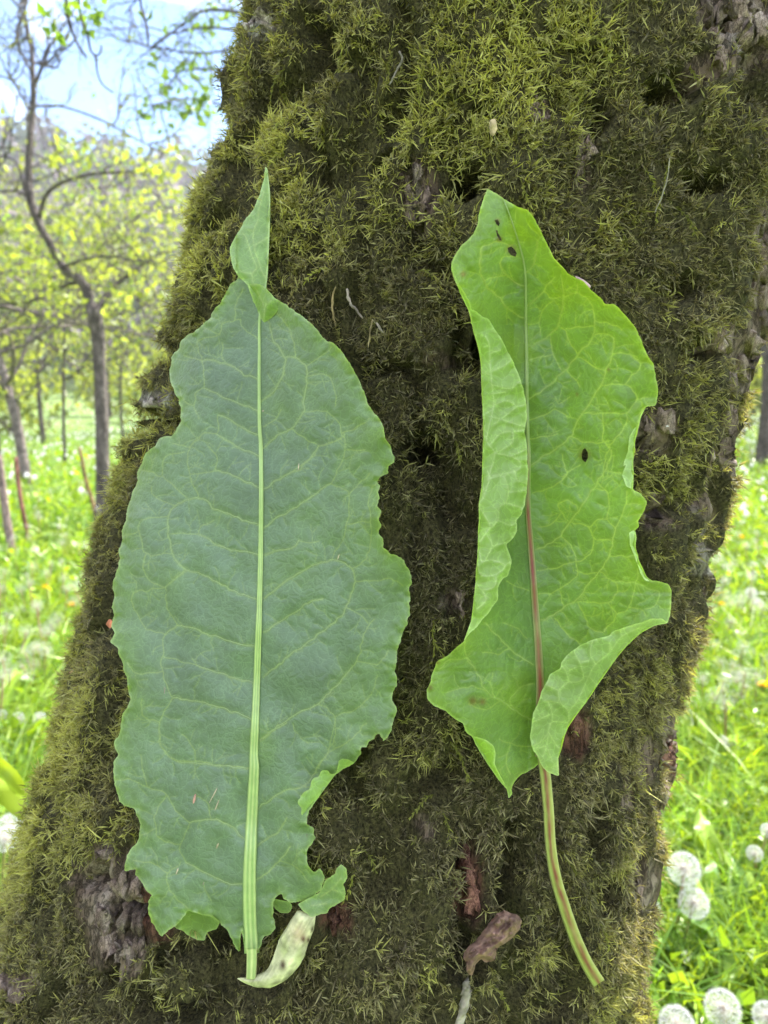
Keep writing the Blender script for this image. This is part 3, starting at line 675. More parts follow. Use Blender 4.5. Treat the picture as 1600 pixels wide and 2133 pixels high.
# --- moss
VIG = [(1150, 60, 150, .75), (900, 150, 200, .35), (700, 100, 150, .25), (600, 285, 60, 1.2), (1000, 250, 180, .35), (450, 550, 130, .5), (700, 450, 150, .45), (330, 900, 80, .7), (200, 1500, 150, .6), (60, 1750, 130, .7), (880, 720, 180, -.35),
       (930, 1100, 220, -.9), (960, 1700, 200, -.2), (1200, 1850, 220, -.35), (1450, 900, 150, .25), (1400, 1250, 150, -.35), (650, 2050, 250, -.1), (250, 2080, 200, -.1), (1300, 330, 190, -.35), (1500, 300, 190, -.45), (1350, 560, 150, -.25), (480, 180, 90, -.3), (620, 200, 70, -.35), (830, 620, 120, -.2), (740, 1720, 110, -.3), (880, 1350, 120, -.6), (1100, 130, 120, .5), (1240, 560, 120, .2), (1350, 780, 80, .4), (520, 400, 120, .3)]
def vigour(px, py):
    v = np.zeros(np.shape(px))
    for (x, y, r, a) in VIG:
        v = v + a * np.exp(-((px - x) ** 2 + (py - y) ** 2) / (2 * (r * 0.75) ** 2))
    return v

def moss_blades(P, N_, D, Ln, Wd, col, tipcol, curl, short=False):
    """tapering curved blades; 7 vertices and 5 triangles each (5 and 3 when short)"""
    n = len(P)
    side = nrm(np.cross(D, nrm(rng.normal(size=(n, 3)))))
    if short:
        ts = np.array([0, 0.5, 1.0]); ws = np.array([0.7, 1.0, 0])
        tri = np.array([[0, 1, 3], [0, 3, 2], [2, 3, 4]])
    else:
        ts = np.array([0, 0.36, 0.7, 1.0]); ws = np.array([0.55, 1.0, 0.72, 0])
        tri = np.array([[0, 1, 3], [0, 3, 2], [2, 3, 5], [2, 5, 4], [4, 5, 6]])
    K = len(ts) * 2 - 1
    V = np.zeros((n, K, 3)); C = np.zeros((n, K, 3))
    for k in range(len(ts)):
        c = P + Ln[:, None] * (ts[k] * D + ts[k] ** 2 * curl)
        cc = col * (1 - ts[k]) + tipcol * ts[k]
        if k < len(ts) - 1:
            V[:, 2 * k] = c - side * (Wd * ws[k] * 0.5)[:, None]; V[:, 2 * k + 1] = c + side * (Wd * ws[k] * 0.5)[:, None]
            C[:, 2 * k] = cc; C[:, 2 * k + 1] = cc
        else:
            V[:, K - 1] = c; C[:, K - 1] = cc
    T = (np.arange(n)[:, None, None] * K + tri[None]).reshape(-1, 3)
    return V.reshape(-1, 3), T, C.reshape(-1, 3)

NS = 104000
NT = 17000                                            # moss grows in tufts: shoots fan out from tuft centres
tphi = rng.uniform(-112, 112, NT) * math.pi / 180
ty_ = rng.uniform(-0.40, 0.41, NT)
tsz = 0.0016 + 0.0026 * rng.random(NT)
ti = rng.integers(0, NT, NS)
loose = rng.random(NS) < 0.26
og = rng.normal(size=(NS, 2)) * tsz[ti][:, None]
phi = np.where(loose, rng.uniform(-112, 112, NS) * math.pi / 180, tphi[ti] + og[:, 0] / 0.21)
yy = np.where(loose, rng.uniform(-0.40, 0.41, NS), ty_[ti] + og[:, 1])
fan = np.where(loose[:, None], 0, og / tsz[ti][:, None])
tuft_h = np.where(loose, 0.55, (0.65 + 0.8 * rng.random(NT))[ti])
tuft_v = np.where(loose, -0.25, (rng.normal(size=NT) * 0.38)[ti])
phi = np.clip(phi, -1.97, 1.97)
P, Nn, br, cv = grid_at(phi, yy)
px, py, dd = world2pix(P)
toc = nrm(np.array([0, 0, CAM_H]) - P)
facing = (toc * Nn).sum(1)
onscreen = (px > -160) & (px < 1760) & (py > -160) & (py < 2300)
patch = vn(P * 26, 21) * 0.6 + vn(P * 60, 22) * 0.4
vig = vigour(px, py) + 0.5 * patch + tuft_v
under = soft_leaf[np.clip((py + 50).astype(int), 0, 2299), np.clip((px + 50).astype(int), 0, 1699)] * (facing > 0)
keep = rng.random(NS) < np.where(onscreen, 1.0, 0.35) * (1 - 0.985 * br) * (1 - 0.97 * cv) * np.where(facing < -0.35, 0.12, 1) * np.where(under > 0.985, 0.10, 1)
edge_d = np.interp(py, SIL_R[:, 0], SIL_R[:, 1]) - px
keep &= ~((edge_d < 95) & (py > 520) & (py < 1300) & (rng.random(NS) < 0.55))
# thin places where dark bark shows between the cushions
thin = vn(P * np.array([30, 30, 18]), 31)
keep &= rng.random(NS) < np.clip(1.1 - 1.1 * sstep(0.45, 0.9, thin), 0.3, 1)
P, Nn, px, py, vig, under, patch, facing, fan, tuft_h = [a[keep] for a in (P, Nn, px, py, vig, under, patch, facing, fan, tuft_h)]
tanU = nrm(np.cross(np.array([0, 0, 1.0]), Nn)); tanV = np.cross(Nn, tanU)
rad2 = (fan ** 2).sum(1)
n = len(P)
down = np.array([0, 0, -1.0])
flow = np.stack([vn(P * 16, 41), vn(P * 16, 42), vn(P * 16, 43)], -1)
sd = nrm(Nn * 0.85 + flow * 0.55 + rng.normal(size=(n, 3)) * 0.25 + down * 0.05 + 0.42 * (fan[:, :1] * tanU + fan[:, 1:] * tanV))
KB = 9
idx = np.repeat(np.arange(n), KB)
m_ = len(idx)
hgt = (0.0034 + 0.0040 * rng.random(n) + 0.0016 * np.clip(vig, -1, 1.4)) * tuft_h * np.exp(-rad2 * 0.16) * 1.25 * (1 - 0.70 * sstep(0.4, 0.95, under))
hgt = np.maximum(hgt * (1 - 0.35 * sstep(0.45, 0.1, facing)), 0.001)
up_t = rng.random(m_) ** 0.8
Pb = P[idx] + sd[idx] * (hgt[idx] * up_t)[:, None] + rng.normal(size=(m_, 3)) * 0.0006 - Nn[idx] * 0.001
Db = nrm(sd[idx] * 0.85 + nrm(rng.normal(size=(m_, 3))) * 0.70 + Nn[idx] * 0.1)
Ln = (0.0016 + 0.0030 * rng.random(m_) ** 1.8) * (1 + 0.25 * np.clip(vig[idx], -1, 1)) * (1 - 0.55 * sstep(0.4, 0.95, under[idx]))
Wd = 0.00044 + 0.00044 * rng.random(m_)
curl = rng.normal(size=(m_, 3)) * 0.55 + down * 0.10
c_dark = np.array([0.056, 0.052, 0.022]); c_mid = np.array([0.165, 0.158, 0.052]); c_bri = np.array([0.30, 0.295, 0.085]); c_tan = np.array([0.21, 0.175, 0.105]); c_pale = np.array([0.56, 0.54, 0.27])
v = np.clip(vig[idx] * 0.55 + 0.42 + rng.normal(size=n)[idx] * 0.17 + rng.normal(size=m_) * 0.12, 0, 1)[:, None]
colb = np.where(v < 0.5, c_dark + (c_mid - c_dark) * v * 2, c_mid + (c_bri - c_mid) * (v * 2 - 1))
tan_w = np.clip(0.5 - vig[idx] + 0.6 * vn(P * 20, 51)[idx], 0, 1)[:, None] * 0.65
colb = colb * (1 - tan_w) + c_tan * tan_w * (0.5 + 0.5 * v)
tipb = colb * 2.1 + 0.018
pl = (rng.random(m_) < 0.12)[:, None]
tipb = np.where(pl, tipb * 0.4 + c_pale * 0.6, tipb)
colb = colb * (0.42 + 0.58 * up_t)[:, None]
bag = Bag()
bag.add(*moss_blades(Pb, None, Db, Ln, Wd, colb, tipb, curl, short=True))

# long pendent strands, each a thin axis dressed in small leaves
def strand(p0, n0, length, lean, colr):
    k = max(8, int(length / 0.0016))
    t = np.linspace(0, 1, k)
    d0 = nrm(n0 * 0.5 + lean)
    pts = p0 + length * (t[:, None] * d0 + (t ** 2)[:, None] * (down * 0.35 - n0 * 0.28)) + np.cumsum(rng.normal(size=(k, 3)) * 0.00025, 0)
    V, T = tube(pts, 0.0004 * (1 - 0.6 * t), 4, False)
    bag.add(V, T, colr * 0.8)
    tg = nrm(np.gradient(pts, axis=0))
    ii2 = np.repeat(np.arange(k), 4)
    D = nrm(tg[ii2] * 0.9 + nrm(rng.normal(size=(len(ii2), 3))) * 0.6)
    bag.add(*moss_blades(pts[ii2], None, D, np.full(len(ii2), 0.0022) * (0.7 + 0.6 * rng.random(len(ii2))), np.full(len(ii2), 0.0007), np.tile(colr, (len(ii2), 1)), np.tile(colr * 1.4, (len(ii2), 1)), rng.normal(size=(len(ii2), 3)) * 0.2))
STR = [(885, 95, 95, 8, 40), (842, 108, 85, -35, 60), (1392, 315, 110, -22, 60), (1410, 430, 60, 40, 30), (1440, 400, 50, 60, 20), (722, 70, 90, 6, 60), (590, 140, 70, -25, 50), (535, 80, 60, -20, 45), (440, 480, 70, -5, 60), (925, 1690, 70, 4, 60), (905, 1660, 60, -20, 30),
       (1180, 150, 50, 40, 10), (1000, 120, 60, 30, 10), (760, 220, 70, 30, 50), (610, 250, 60, -40, 20), (1240, 60, 60, 30, 20), (1340, 170, 60, -10, 50), (370, 620, 60, -10, 50), (1290, 460, 60, 20, 45), (860, 560, 50, 30, 20), (690, 560, 60, -40, 15)]
for k in range(70):
    STR.append((random.uniform(250, 1500), random.uniform(-40, 2100), random.uniform(35, 75), random.uniform(-50, 50), random.uniform(5, 60)))
for (sx, sy, L_, dx_, dy_) in STR:
    if inmask(mask_leaf, sx, sy): continue
    ph_, y_ = pix_to_trunk(np.array([sx]), np.array([sy]))
    if abs(ph_[0]) > 1.75: continue
    p_, n_, b_, c_ = grid_at(ph_, y_)
    lean = np.array([dx_ / 60.0, 0, -dy_ / 60.0])
    strand(p_[0], n_[0], L_ * 0.00024 * (1.0), lean * 0.8, np.array([0.22, 0.23, 0.05]) * random.uniform(0.7, 1.25))
moss = bag.build("moss", M_moss, tree)
tag(moss, kind='stuff')

# --- bark plates in the bare spots
M_plate = bark_mat("bark_plate", (0.07, 0.05, 0.04), (0.16, 0.125, 0.105), (0.30, 0.26, 0.235), 130, 0.7, 0.35, attr=True, dist=0.002)
def plate(poly_px, thick, colr, name="bark_plate", lift=0.001, parent=None, rough=0.0008):
    poly_px = np.asarray(poly_px, float)
    c = poly_px.mean(0)
    ph_, y_ = pix_to_trunk(poly_px[:, 0], poly_px[:, 1])
    p, n, _, _ = grid_at(ph_, y_)
    pc, yc = pix_to_trunk(c[:1] * 1.0, c[1:] * 1.0)
    p0, n0, _, _ = grid_at(pc, yc)
    k = len(p)
    bot = p - n * 0.003
    top = p * 0.88 + p0 * 0.12 + n * (lift + thick) + rng.normal(size=p.shape) * rough
    mid = p + n * (lift + thick * 0.45) + rng.normal(size=p.shape) * rough
    ctr = p0 + n0 * (lift + thick * 1.1)
    V = np.vstack([bot, mid, top, ctr])
    T = []
    for a in range(k):
        b = (a + 1) % k
        T += [(a, b, k + b), (a, k + b, k + a), (k + a, k + b, 2 * k + b), (k + a, 2 * k + b, 2 * k + a), (2 * k + a, 2 * k + b, 3 * k)]
    return mesh_np(name, V, np.array(T), M_plate, parent, np.tile(np.asarray(colr, float), (len(V), 1)), smooth=False)
for (sx, sy, rx, ry, kd) in SPOTS:
    if kd == 3 or rx * ry < 500: continue
    cw, chh = (22, 58) if kd != 2 else (14, 18)
    for gy in np.arange(sy - ry, sy + ry, chh):
        for gx in np.arange(sx - rx, sx + rx, cw):
            x = gx + cw / 2 + random.uniform(-3, 3); y = gy + chh / 2 + random.uniform(-8, 8)
            if math.hypot((x - sx) / rx, (y - sy) / ry) > 0.82 or inmask(mask_leaf, x, y): continue
            if random.random() < 0.25: continue
            k = 13
            an = np.linspace(0, 2 * np.pi, k, endpoint=False) + rng.uniform(-0.25, 0.25, k)
            ra = rng.uniform(0.55, 1.2, k)
            po = np.stack([x + np.cos(an) * cw * 0.5 * ra, y + np.sin(an) * chh * 0.55 * ra], -1)
            cc = {0: np.array([1.8, 1.7, 1.58]), 1: np.array([1.35, 0.82, 0.66]), 2: np.array([2.6, 2.8, 2.75])}[kd] * random.uniform(0.6, 1.2)
            plate(po, random.uniform(0.0006, 0.0022), cc, parent=tree)

# --- limbs and crown of the old tree, above the frame
def limb_tube(pts, r0, r1, n=24, seg=8):
    pts = catmull(np.asarray(pts, float), n)
    return pts, np.linspace(r0, r1, n)
def leaf_cloud(P, size, colr, flat=0.3, wr=0.62):
    n = len(P)
    d = nrm(rng.normal(size=(n, 3)) + np.array([0, 0, -0.2]))
    up = nrm(rng.normal(size=(n, 3)) * (1 - flat) + np.array([0, 0, 1]) * flat * 2)
    s = nrm(np.cross(d, up)); up = np.cross(s, d)
    sz = size * (0.6 + 0.8 * rng.random(n))[:, None]
    w = sz * wr * 0.5
    V = np.stack([P, P + d * sz * 0.45 - s * w + up * sz * 0.08, P + d * sz * 0.5 - up * sz * 0.04, P + d * sz * 0.45 + s * w + up * sz * 0.08, P + d * sz - up * sz * 0.12], 1)
    tri = np.array([[0, 1, 2], [0, 2, 3], [1, 4, 2], [2, 4, 3]])
    T = (np.arange(n)[:, None, None] * 5 + tri).reshape(-1, 3)
    C = np.repeat(colr * (0.75 + 0.5 * rng.random((n, 1))), 5, 0) if np.ndim(colr) == 1 else np.repeat(colr, 5, 0)
    return V.reshape(-1, 3), T, C
def grow(bagw, start, dirn, length, rad, depth, ends, up=0.15, jit=0.35, seg=5, kids=3, colr=(1, 1, 1)):
    k = 7
    pts = [np.array(start, float)]
    d = nrm(np.array(dirn, float))
    for a in range(k - 1):
        d = nrm(d + rng.normal(size=3) * jit * 0.5 + np.array([0, 0, up]) * 0.4)
        pts.append(pts[-1] + d * length / (k - 1))
    pts = np.array(pts)
    V, T = tube(pts, np.linspace(rad, rad * 0.4, k), seg, False)
    bagw.add(V, T, np.array(colr))
    if depth == 0:
        ends.extend(list(pts[2:]))
        return
    for c in range(kids):
        i = random.randint(2, k - 1)
        nd = nrm(d + rng.normal(size=3) * 0.9)
        grow(bagw, pts[i], nd, length * random.uniform(0.5, 0.75), rad * 0.5, depth - 1, ends, up, jit, max(3, seg - 1), kids, colr)
    if depth == 1:
        ends.extend(list(pts[3:]))

top_c = tr_w[-1].mean(0)
ends = []
lb = Bag()
for k, (dx_, dy_, dz_, ln) in enumerate([(-1, 0.5, 0.9, 1.5), (1, 0.3, 1.0, 1.5), (0.2, 1, 1.0, 1.4), (0.3, -0.8, 1.2, 1.1)]):
    pts, rad = limb_tube([top_c + np.array([0, 0, -0.12]), top_c + np.array([dx_ * .2, dy_ * .2, dz_ * .25]) * ln, top_c + np.array([dx_ * .55, dy_ * .55, dz_ * .45]) * ln, top_c + np.array([dx_, dy_, dz_ * 0.8]) * ln], 0.085, 0.03)
    V, T = tube(pts, rad, 10)
    mesh_np("limb", V, T, M_twig, tree, np.tile([0.8, 0.78, 0.7], (len(V), 1)))
    for c in range(6):
        i = random.randint(9, 23)
        grow(lb, pts[i], np.array([dx_, dy_, 0.5]) + rng.normal(size=3) * 0.8, 0.7, 0.014, 2, ends, kids=3)
tag(lb.build("twig_network", M_twig, tree), kind='stuff')
E = np.array(ends); E = E[rng.integers(0, len(E), 1500)] + rng.normal(size=(1500, 3)) * 0.04
Vc, Tc, Cc = leaf_cloud(E, 0.045, np.array([0.13, 0.22, 0.03]))
mesh_np("crown", Vc, Tc, M_tree_leaf, tree, Cc)

# ================================================================== THE TWO LEAVES
def seg_dist(Q, lines):
    """distance (px) from points Q to a set of polylines"""
    best = np.full(len(Q), 1e9)
    for l in lines:
        l = np.asarray(l, float)
        mn, mx = l.min(0) - 60, l.max(0) + 60
        s = np.where((Q[:, 0] > mn[0]) & (Q[:, 0] < mx[0]) & (Q[:, 1] > mn[1]) & (Q[:, 1] < mx[1]))[0]
        if len(s) == 0: continue
        q_ = Q[s]
        b = best[s]
        for a in range(len(l) - 1):
            e = l[a + 1] - l[a]
            t = np.clip(((q_ - l[a]) @ e) / max(e @ e, 1e-9), 0, 1)
            b = np.minimum(b, np.hypot(*(q_ - l[a] - t[:, None] * e).T))
        best[s] = b
    return best

def jitter_line(l, seed):
    c = catmull(np.asarray(l, float), max(4, int(np.linalg.norm(np.diff(np.asarray(l, float), axis=0), axis=1).sum() / 9.0)))
    r_ = np.random.default_rng(seed)
    k = r_.normal(size=c.shape) * 1.25
    k[0] = 0; k[-1] = 0
    return c + k

def spurs(lines, img, seed, every=19):
    """short cross-veins that leave the larger veins and link them into a net"""
    r_ = np.random.default_rng(seed); out = []
    for l in lines:
        c = catmull(np.asarray(l, float), max(4, int(np.linalg.norm(np.diff(np.asarray(l, float), axis=0), axis=1).sum() / every)))
        tg = nrm(np.gradient(c, axis=0))
        for p, t in zip(c[1:-1], tg[1:-1]):
            if r_.random() < 0.2: continue
            sg = r_.choice([-1, 1]); nn = np.array([-t[1], t[0]]) * sg
            d = nrm(nn * 0.9 + t * r_.uniform(-0.2, 0.7)); ln_ = r_.uniform(16, 44); pts = [p]
            for q_ in range(4):
                d = nrm(d + r_.normal(size=2) * 0.33); pts.append(pts[-1] + d * ln_ / 4)
            if inmask(img, np.array(pts)[:, 0], np.array(pts)[:, 1]).all(): out.append(np.array(pts))
            if r_.random() < 0.5:
                d2 = nrm(d + np.array([-d[1], d[0]]) * r_.choice([-1, 1]))
                fk = [pts[2], pts[2] + d2 * ln_ * 0.3, pts[2] + d2 * ln_ * 0.55 + r_.normal(size=2) * 2]
                if inmask(img, np.array(fk)[:, 0], np.array(fk)[:, 1]).all(): out.append(np.array(fk))
    return out

def smooth_line(l, step=4.0):
    l = np.asarray(l, float)
    n = max(4, int(np.linalg.norm(np.diff(l, axis=0), axis=1).sum() / step))
    return catmull(l, n)

def cdt_sheet(poly, lines, spacing=4.5, holes=(), crinkle=1.3, fold=None):
    poly = np.asarray(poly, float)
    Pc = np.vstack([poly, poly[:1]])
    L_ = np.linalg.norm(np.diff(Pc, axis=0), axis=1)
    s = np.r_[0, np.cumsum(L_)]
    n = int(s[-1] / 3.4)
    u = np.linspace(0, s[-1], n, endpoint=False)
    B = np.stack([np.interp(u, s, Pc[:, 0]), np.interp(u, s, Pc[:, 1])], -1)
    Bs = (np.roll(B, 1, 0) + 2 * B + np.roll(B, -1, 0)) / 4
    tg = np.roll(Bs, -1, 0) - np.roll(Bs, 1, 0)
    nn = nrm(np.stack([tg[:, 1], -tg[:, 0]], -1))
    am = crinkle * (0.6 * vn2(u / 9.0, u * 0, 5) + 0.5 * vn2(u / 4.5, u * 0, 6) + 0.8 * vn2(u / 28.0, u * 0, 7))
    if fold is not None:
        am = am * sstep(2, 9, seg_dist(Bs, [np.asarray(fold)]))
    B = Bs + nn * am[:, None]
    img = raster(B)
    x0, y0 = B.min(0); x1, y1 = B.max(0)
    gx, gy = np.meshgrid(np.arange(x0, x1, spacing), np.arange(y0, y1, spacing * 0.87))
    gx = gx + (np.arange(gx.shape[0]) % 2)[:, None] * spacing / 2
    G = np.stack([gx.ravel(), gy.ravel()], -1) + rng.uniform(-0.8, 0.8, (gx.size, 2))
    extra = [G]
    for l in lines:
        sl_ = smooth_line(l, 3.2)
        tg = nrm(np.gradient(sl_, axis=0)); nn = np.stack([tg[:, 1], -tg[:, 0]], -1)
        for o in (-2.0, 0, 2.0):
            extra.append(sl_ + nn * o)
    G = np.vstack(extra)
    G = G[inmask(img, G[:, 0], G[:, 1])]
    G = G[seg_dist(G, [np.vstack([B, B[:1]])]) > 1.6]
    # thin out near-duplicates
    key = np.round(G / 1.5).astype(np.int64)
    _, ui = np.unique(key[:, 0] * 100000 + key[:, 1], return_index=True)
    G = G[ui]
    A = np.vstack([B, G])
    edges = [(k, (k + 1) % len(B)) for k in range(len(B))]
    hp = []
    for h in holes:
        h = np.asarray(h, float); k0 = len(A)
        A = np.vstack([A, h])
        edges += [(k0 + k, k0 + (k + 1) % len(h)) for k in range(len(h))]
        hp.append(h)
    r = delaunay_2d_cdt([Vector(p) for p in A], edges, [], 1, 1e-4)
    Q = np.array([(p[0], p[1]) for p in r[0]])
    Tq = np.array([f for f in r[2] if len(f) == 3])
    for h in hp:
        c = Q[Tq].mean(1)
        a, b = h, np.roll(h, -1, 0)
        ins = np.zeros(len(c), bool)
        for k in range(len(h)):
            cond = ((a[k, 1] <= c[:, 1]) & (b[k, 1] > c[:, 1])) | ((b[k, 1] <= c[:, 1]) & (a[k, 1] > c[:, 1]))
            xx = a[k, 0] + (c[:, 1] - a[k, 1]) / ((b[k, 1] - a[k, 1]) or 1e-9) * (b[k, 0] - a[k, 0])
            ins ^= cond & (c[:, 0] < xx)
        Tq = Tq[~ins]
    rim = seg_dist(Q, [np.vstack([B, B[:1]])])
    return Q, Tq, rim

def lin(c):
    c = np.asarray(c, float) / 255.0
    return np.where(c <= 0.04045, c / 12.92, ((c + 0.055) / 1.055) ** 2.4)

def leaf_thing(name, base_px, label):
    d = float(trunk_depth(np.array(base_px[0]), np.array(base_px[1]))) - 0.012
    e = empty(name, pix(base_px[0], base_px[1], d))
    return tag(e, label, "leaf")

def mid_x(mid, py):
    m_ = np.asarray(mid, float)
    o = np.argsort(m_[:, 1])
    return np.interp(py, m_[o, 1], m_[o, 0])

def base_plane(mid, px, py, bend=0.45, cap=0.025):
    mx_ = mid_x(mid, py)
    z0 = trunk_depth(mx_, py)
    sl_ = (trunk_depth(mx_ + 25, py) - trunk_depth(mx_ - 25, py)) / 50
    ln_ = z0 + np.clip(sl_, -2.2e-4, 2.2e-4) * (px - mx_)
    return ln_ + np.clip(bend * (trunk_depth(px, py) - ln_), 0, cap), px - mx_

# ---- left leaf
LMID = smooth_line(LL_mid, 12)
def z_left(px, py):
    b, dx_ = base_plane(LMID, px, py)
    wav = 0.0042 * vn2(px / 105, py / 130, 61) + 0.0018 * vn2(px / 46, py / 52, 62)
    keel = -0.004 * np.exp(-(dx_ / 60) ** 2)          # the blade dips a little to the rib
    curlz = 0.007 * sstep(150, 310, np.abs(dx_)) * (1 + 0.9 * vn2(px * 0 + 3, py / 90, 63))
    base = b - 0.0115 - keel * -1 * -1 - wav - curlz
    return base - 0.006 * np.exp(-(((px - 640) / 50) ** 2 + ((py - 1800) / 60) ** 2)) - 0.006 * sstep(760, 560, py)

def quilt(d, w=9.0):
    return 1 - np.exp(-(d / w) ** 2)

def build_blade(parts, parent, mat):
    V, T, C, n = [], [], [], 0
    for (v, t, c) in parts:
        V.append(v); T.append(t + n); C.append(c); n += len(v)
    return mesh_np("blade", np.vstack(V), np.vstack(T), mat, parent, np.vstack(C))

TOP_L = np.array([0.165, 0.248, 0.145]); VEIN_L = np.array([0.30, 0.40, 0.15]); RIM_L = np.array([0.19, 0.31, 0.075]); UND_L = np.array([0.23, 0.35, 0.145])
def leaf_cols(Q, rim, dv1, dv2, top, vein, rimc, seed, dv3=None, yw=0.4):
    p = Q / 130.0
    mott = vn2(p[:, 0], p[:, 1], seed)[:, None]
    c = top * (1 + 0.14 * mott) + 0 * Q[:, :1]
    yel = sstep(0.05, 0.8, vn2(Q[:, 0] / 90, Q[:, 1] / 120, seed + 1))[:, None] * yw
    c = c * (1 - yel) + rimc * yel
    rm = np.exp(-rim / 26.0)[:, None] * 0.75
    c = c * (1 - rm) + rimc * rm
    w1 = np.exp(-(dv1 / 1.8) ** 2)[:, None] * 0.9; w2 = np.exp(-(dv2 / 1.5) ** 2)[:, None] * 0.72
    halo = np.exp(-(np.minimum(dv1, dv2) / 6) ** 2)[:, None] * 0.10
    w = np.maximum(np.maximum(w1, w2), halo)
    if dv3 is not None: w = np.maximum(w, np.exp(-(dv3 / 1.4) ** 2)[:, None] * 0.42)
    c = c * (1 - w) + vein * w
    ed = np.exp(-(rim / 2.2) ** 2)[:, None] * 0.7
    c = c * (1 - ed) + vein * 1.3 * ed
    return c

leafA = leaf_thing("dock_leaf", (524, 2000), "broad blue-green leaf with pale midrib and withered sheath, tip folded over")
LL_v1 = [jitter_line(l, 500 + k) for k, l in enumerate(LL_v1)]; LL_v2 = [jitter_line(l, 700 + k) for k, l in enumerate(LL_v2)]
LL_v3 = spurs(LL_v1 + LL_v2, raster(LL_poly), 41)
allv = LL_v1 + LL_v2 + LL_v3
Q, Tq, rim = cdt_sheet(LL_poly, allv, crinkle=2.7)
d1 = seg_dist(Q, [smooth_line(l) for l in LL_v1]); d2 = seg_dist(Q, [smooth_line(l) for l in LL_v2])
z = z_left(Q[:, 0], Q[:, 1])
d3 = seg_dist(Q, LL_v3)
dm = np.minimum(np.minimum(d1, d2), d3 + 3.0)
z = z - 0.0007 * quilt(dm) * quilt(seg_dist(Q, [LMID]), 14) - 0.0024 * np.exp(-rim / 14) * vn2(Q[:, 0] / 11, Q[:, 1] / 11, 71) - 0.0036 * np.exp(-rim / 30) * vn2(Q[:, 0] / 30, Q[:, 1] / 30, 72)
partsA = [(pix(Q[:, 0], Q[:, 1], z), Tq, leaf_cols(Q, rim, d1, d2, TOP_L, VEIN_L, RIM_L, 81, dv3=d3))]

def flap(poly, fold, zf, h, s, lines, top, vein, rimc, crinkle=1.3, relief=0.0011, seed=90, sign=-1, bow=0.0, spacing=4.5):
    Q, Tq, rim = cdt_sheet(poly, lines, crinkle=crinkle, fold=fold, spacing=spacing)
    df = seg_dist(Q, [np.asarray(fold)])
    z = zf(Q[:, 0], Q[:, 1]) + sign * h * (1 - np.exp(-df / s)) - bow * (df / 100.0) ** 2
    dv = seg_dist(Q, [smooth_line(l) for l in lines]) if lines else np.full(len(Q), 1e3)
    free = 1 - np.exp(-df / 10)
    z = z + (sign * h * (1 - np.exp(-df / s)) * (sstep(655, 598, Q[:, 1]) - 1) if seed == 91 else 0)
    z = z + relief * quilt(dv, 10) * free - 0.0012 * free * np.exp(-rim / 14) * vn2(Q[:, 0] / 11, Q[:, 1] / 11, seed)
    return pix(Q[:, 0], Q[:, 1], z), Tq, leaf_cols(Q, rim, dv, np.full(len(Q), 1e3), top, vein, rimc, seed)

partsA.append(flap(LL_sail, LL_sail_fold, z_left, 0.010, 40, LL_sail_v, UND_L * 0.9, VEIN_L * 1.15, RIM_L * 1.2, crinkle=1.8, seed=91))
LL_collar = T_(1, [(722,628),(742,618),(762,620),(800,632),(830,664),(850,688),(880,702),(872,740),(840,780),(800,806),(780,780),(745,690)])
partsA.append(flap(LL_collar, T_(1, [(745,690),(780,780),(800,806),(840,780),(872,740),(880,702)]), z_left, 0.0115, 34, veins(1, [(800,790),(800,730),(780,680),(760,640)], [(800,730),(830,700)]), RIM_L, VEIN_L, RIM_L * 1.1, crinkle=1.2, seed=96))
partsA.append(flap(LL_curl, LL_curl_fold, z_left, 0.006, 16, [], UND_L, VEIN_L, RIM_L * 1.5, crinkle=2.0, seed=92))
partsA.append(flap(LL_lobe, LL_lobe_fold, z_left, 0.006, 40, veins(3, [(1250,980),(1310,940),(1360,880)], [(1310,940),(1370,960)], [(1200,1030),(1280,1020)]), TOP_L * 1.05, VEIN_L, RIM_L * 1.1, crinkle=2.2, seed=93, sign=-1))
partsA.append(flap(LL_under, LL_under_fold, z_left, 0.006, 30, [], RIM_L * 0.9, VEIN_L, RIM_L, crinkle=2.0, seed=94, sign=1))
partsA.append(flap(LL_small, LL_small[:3], z_left, 0.004, 30, [], TOP_L, VEIN_L, RIM_L, crinkle=2.0, seed=95, sign=1))
build_blade(partsA, leafA, M_leaf)

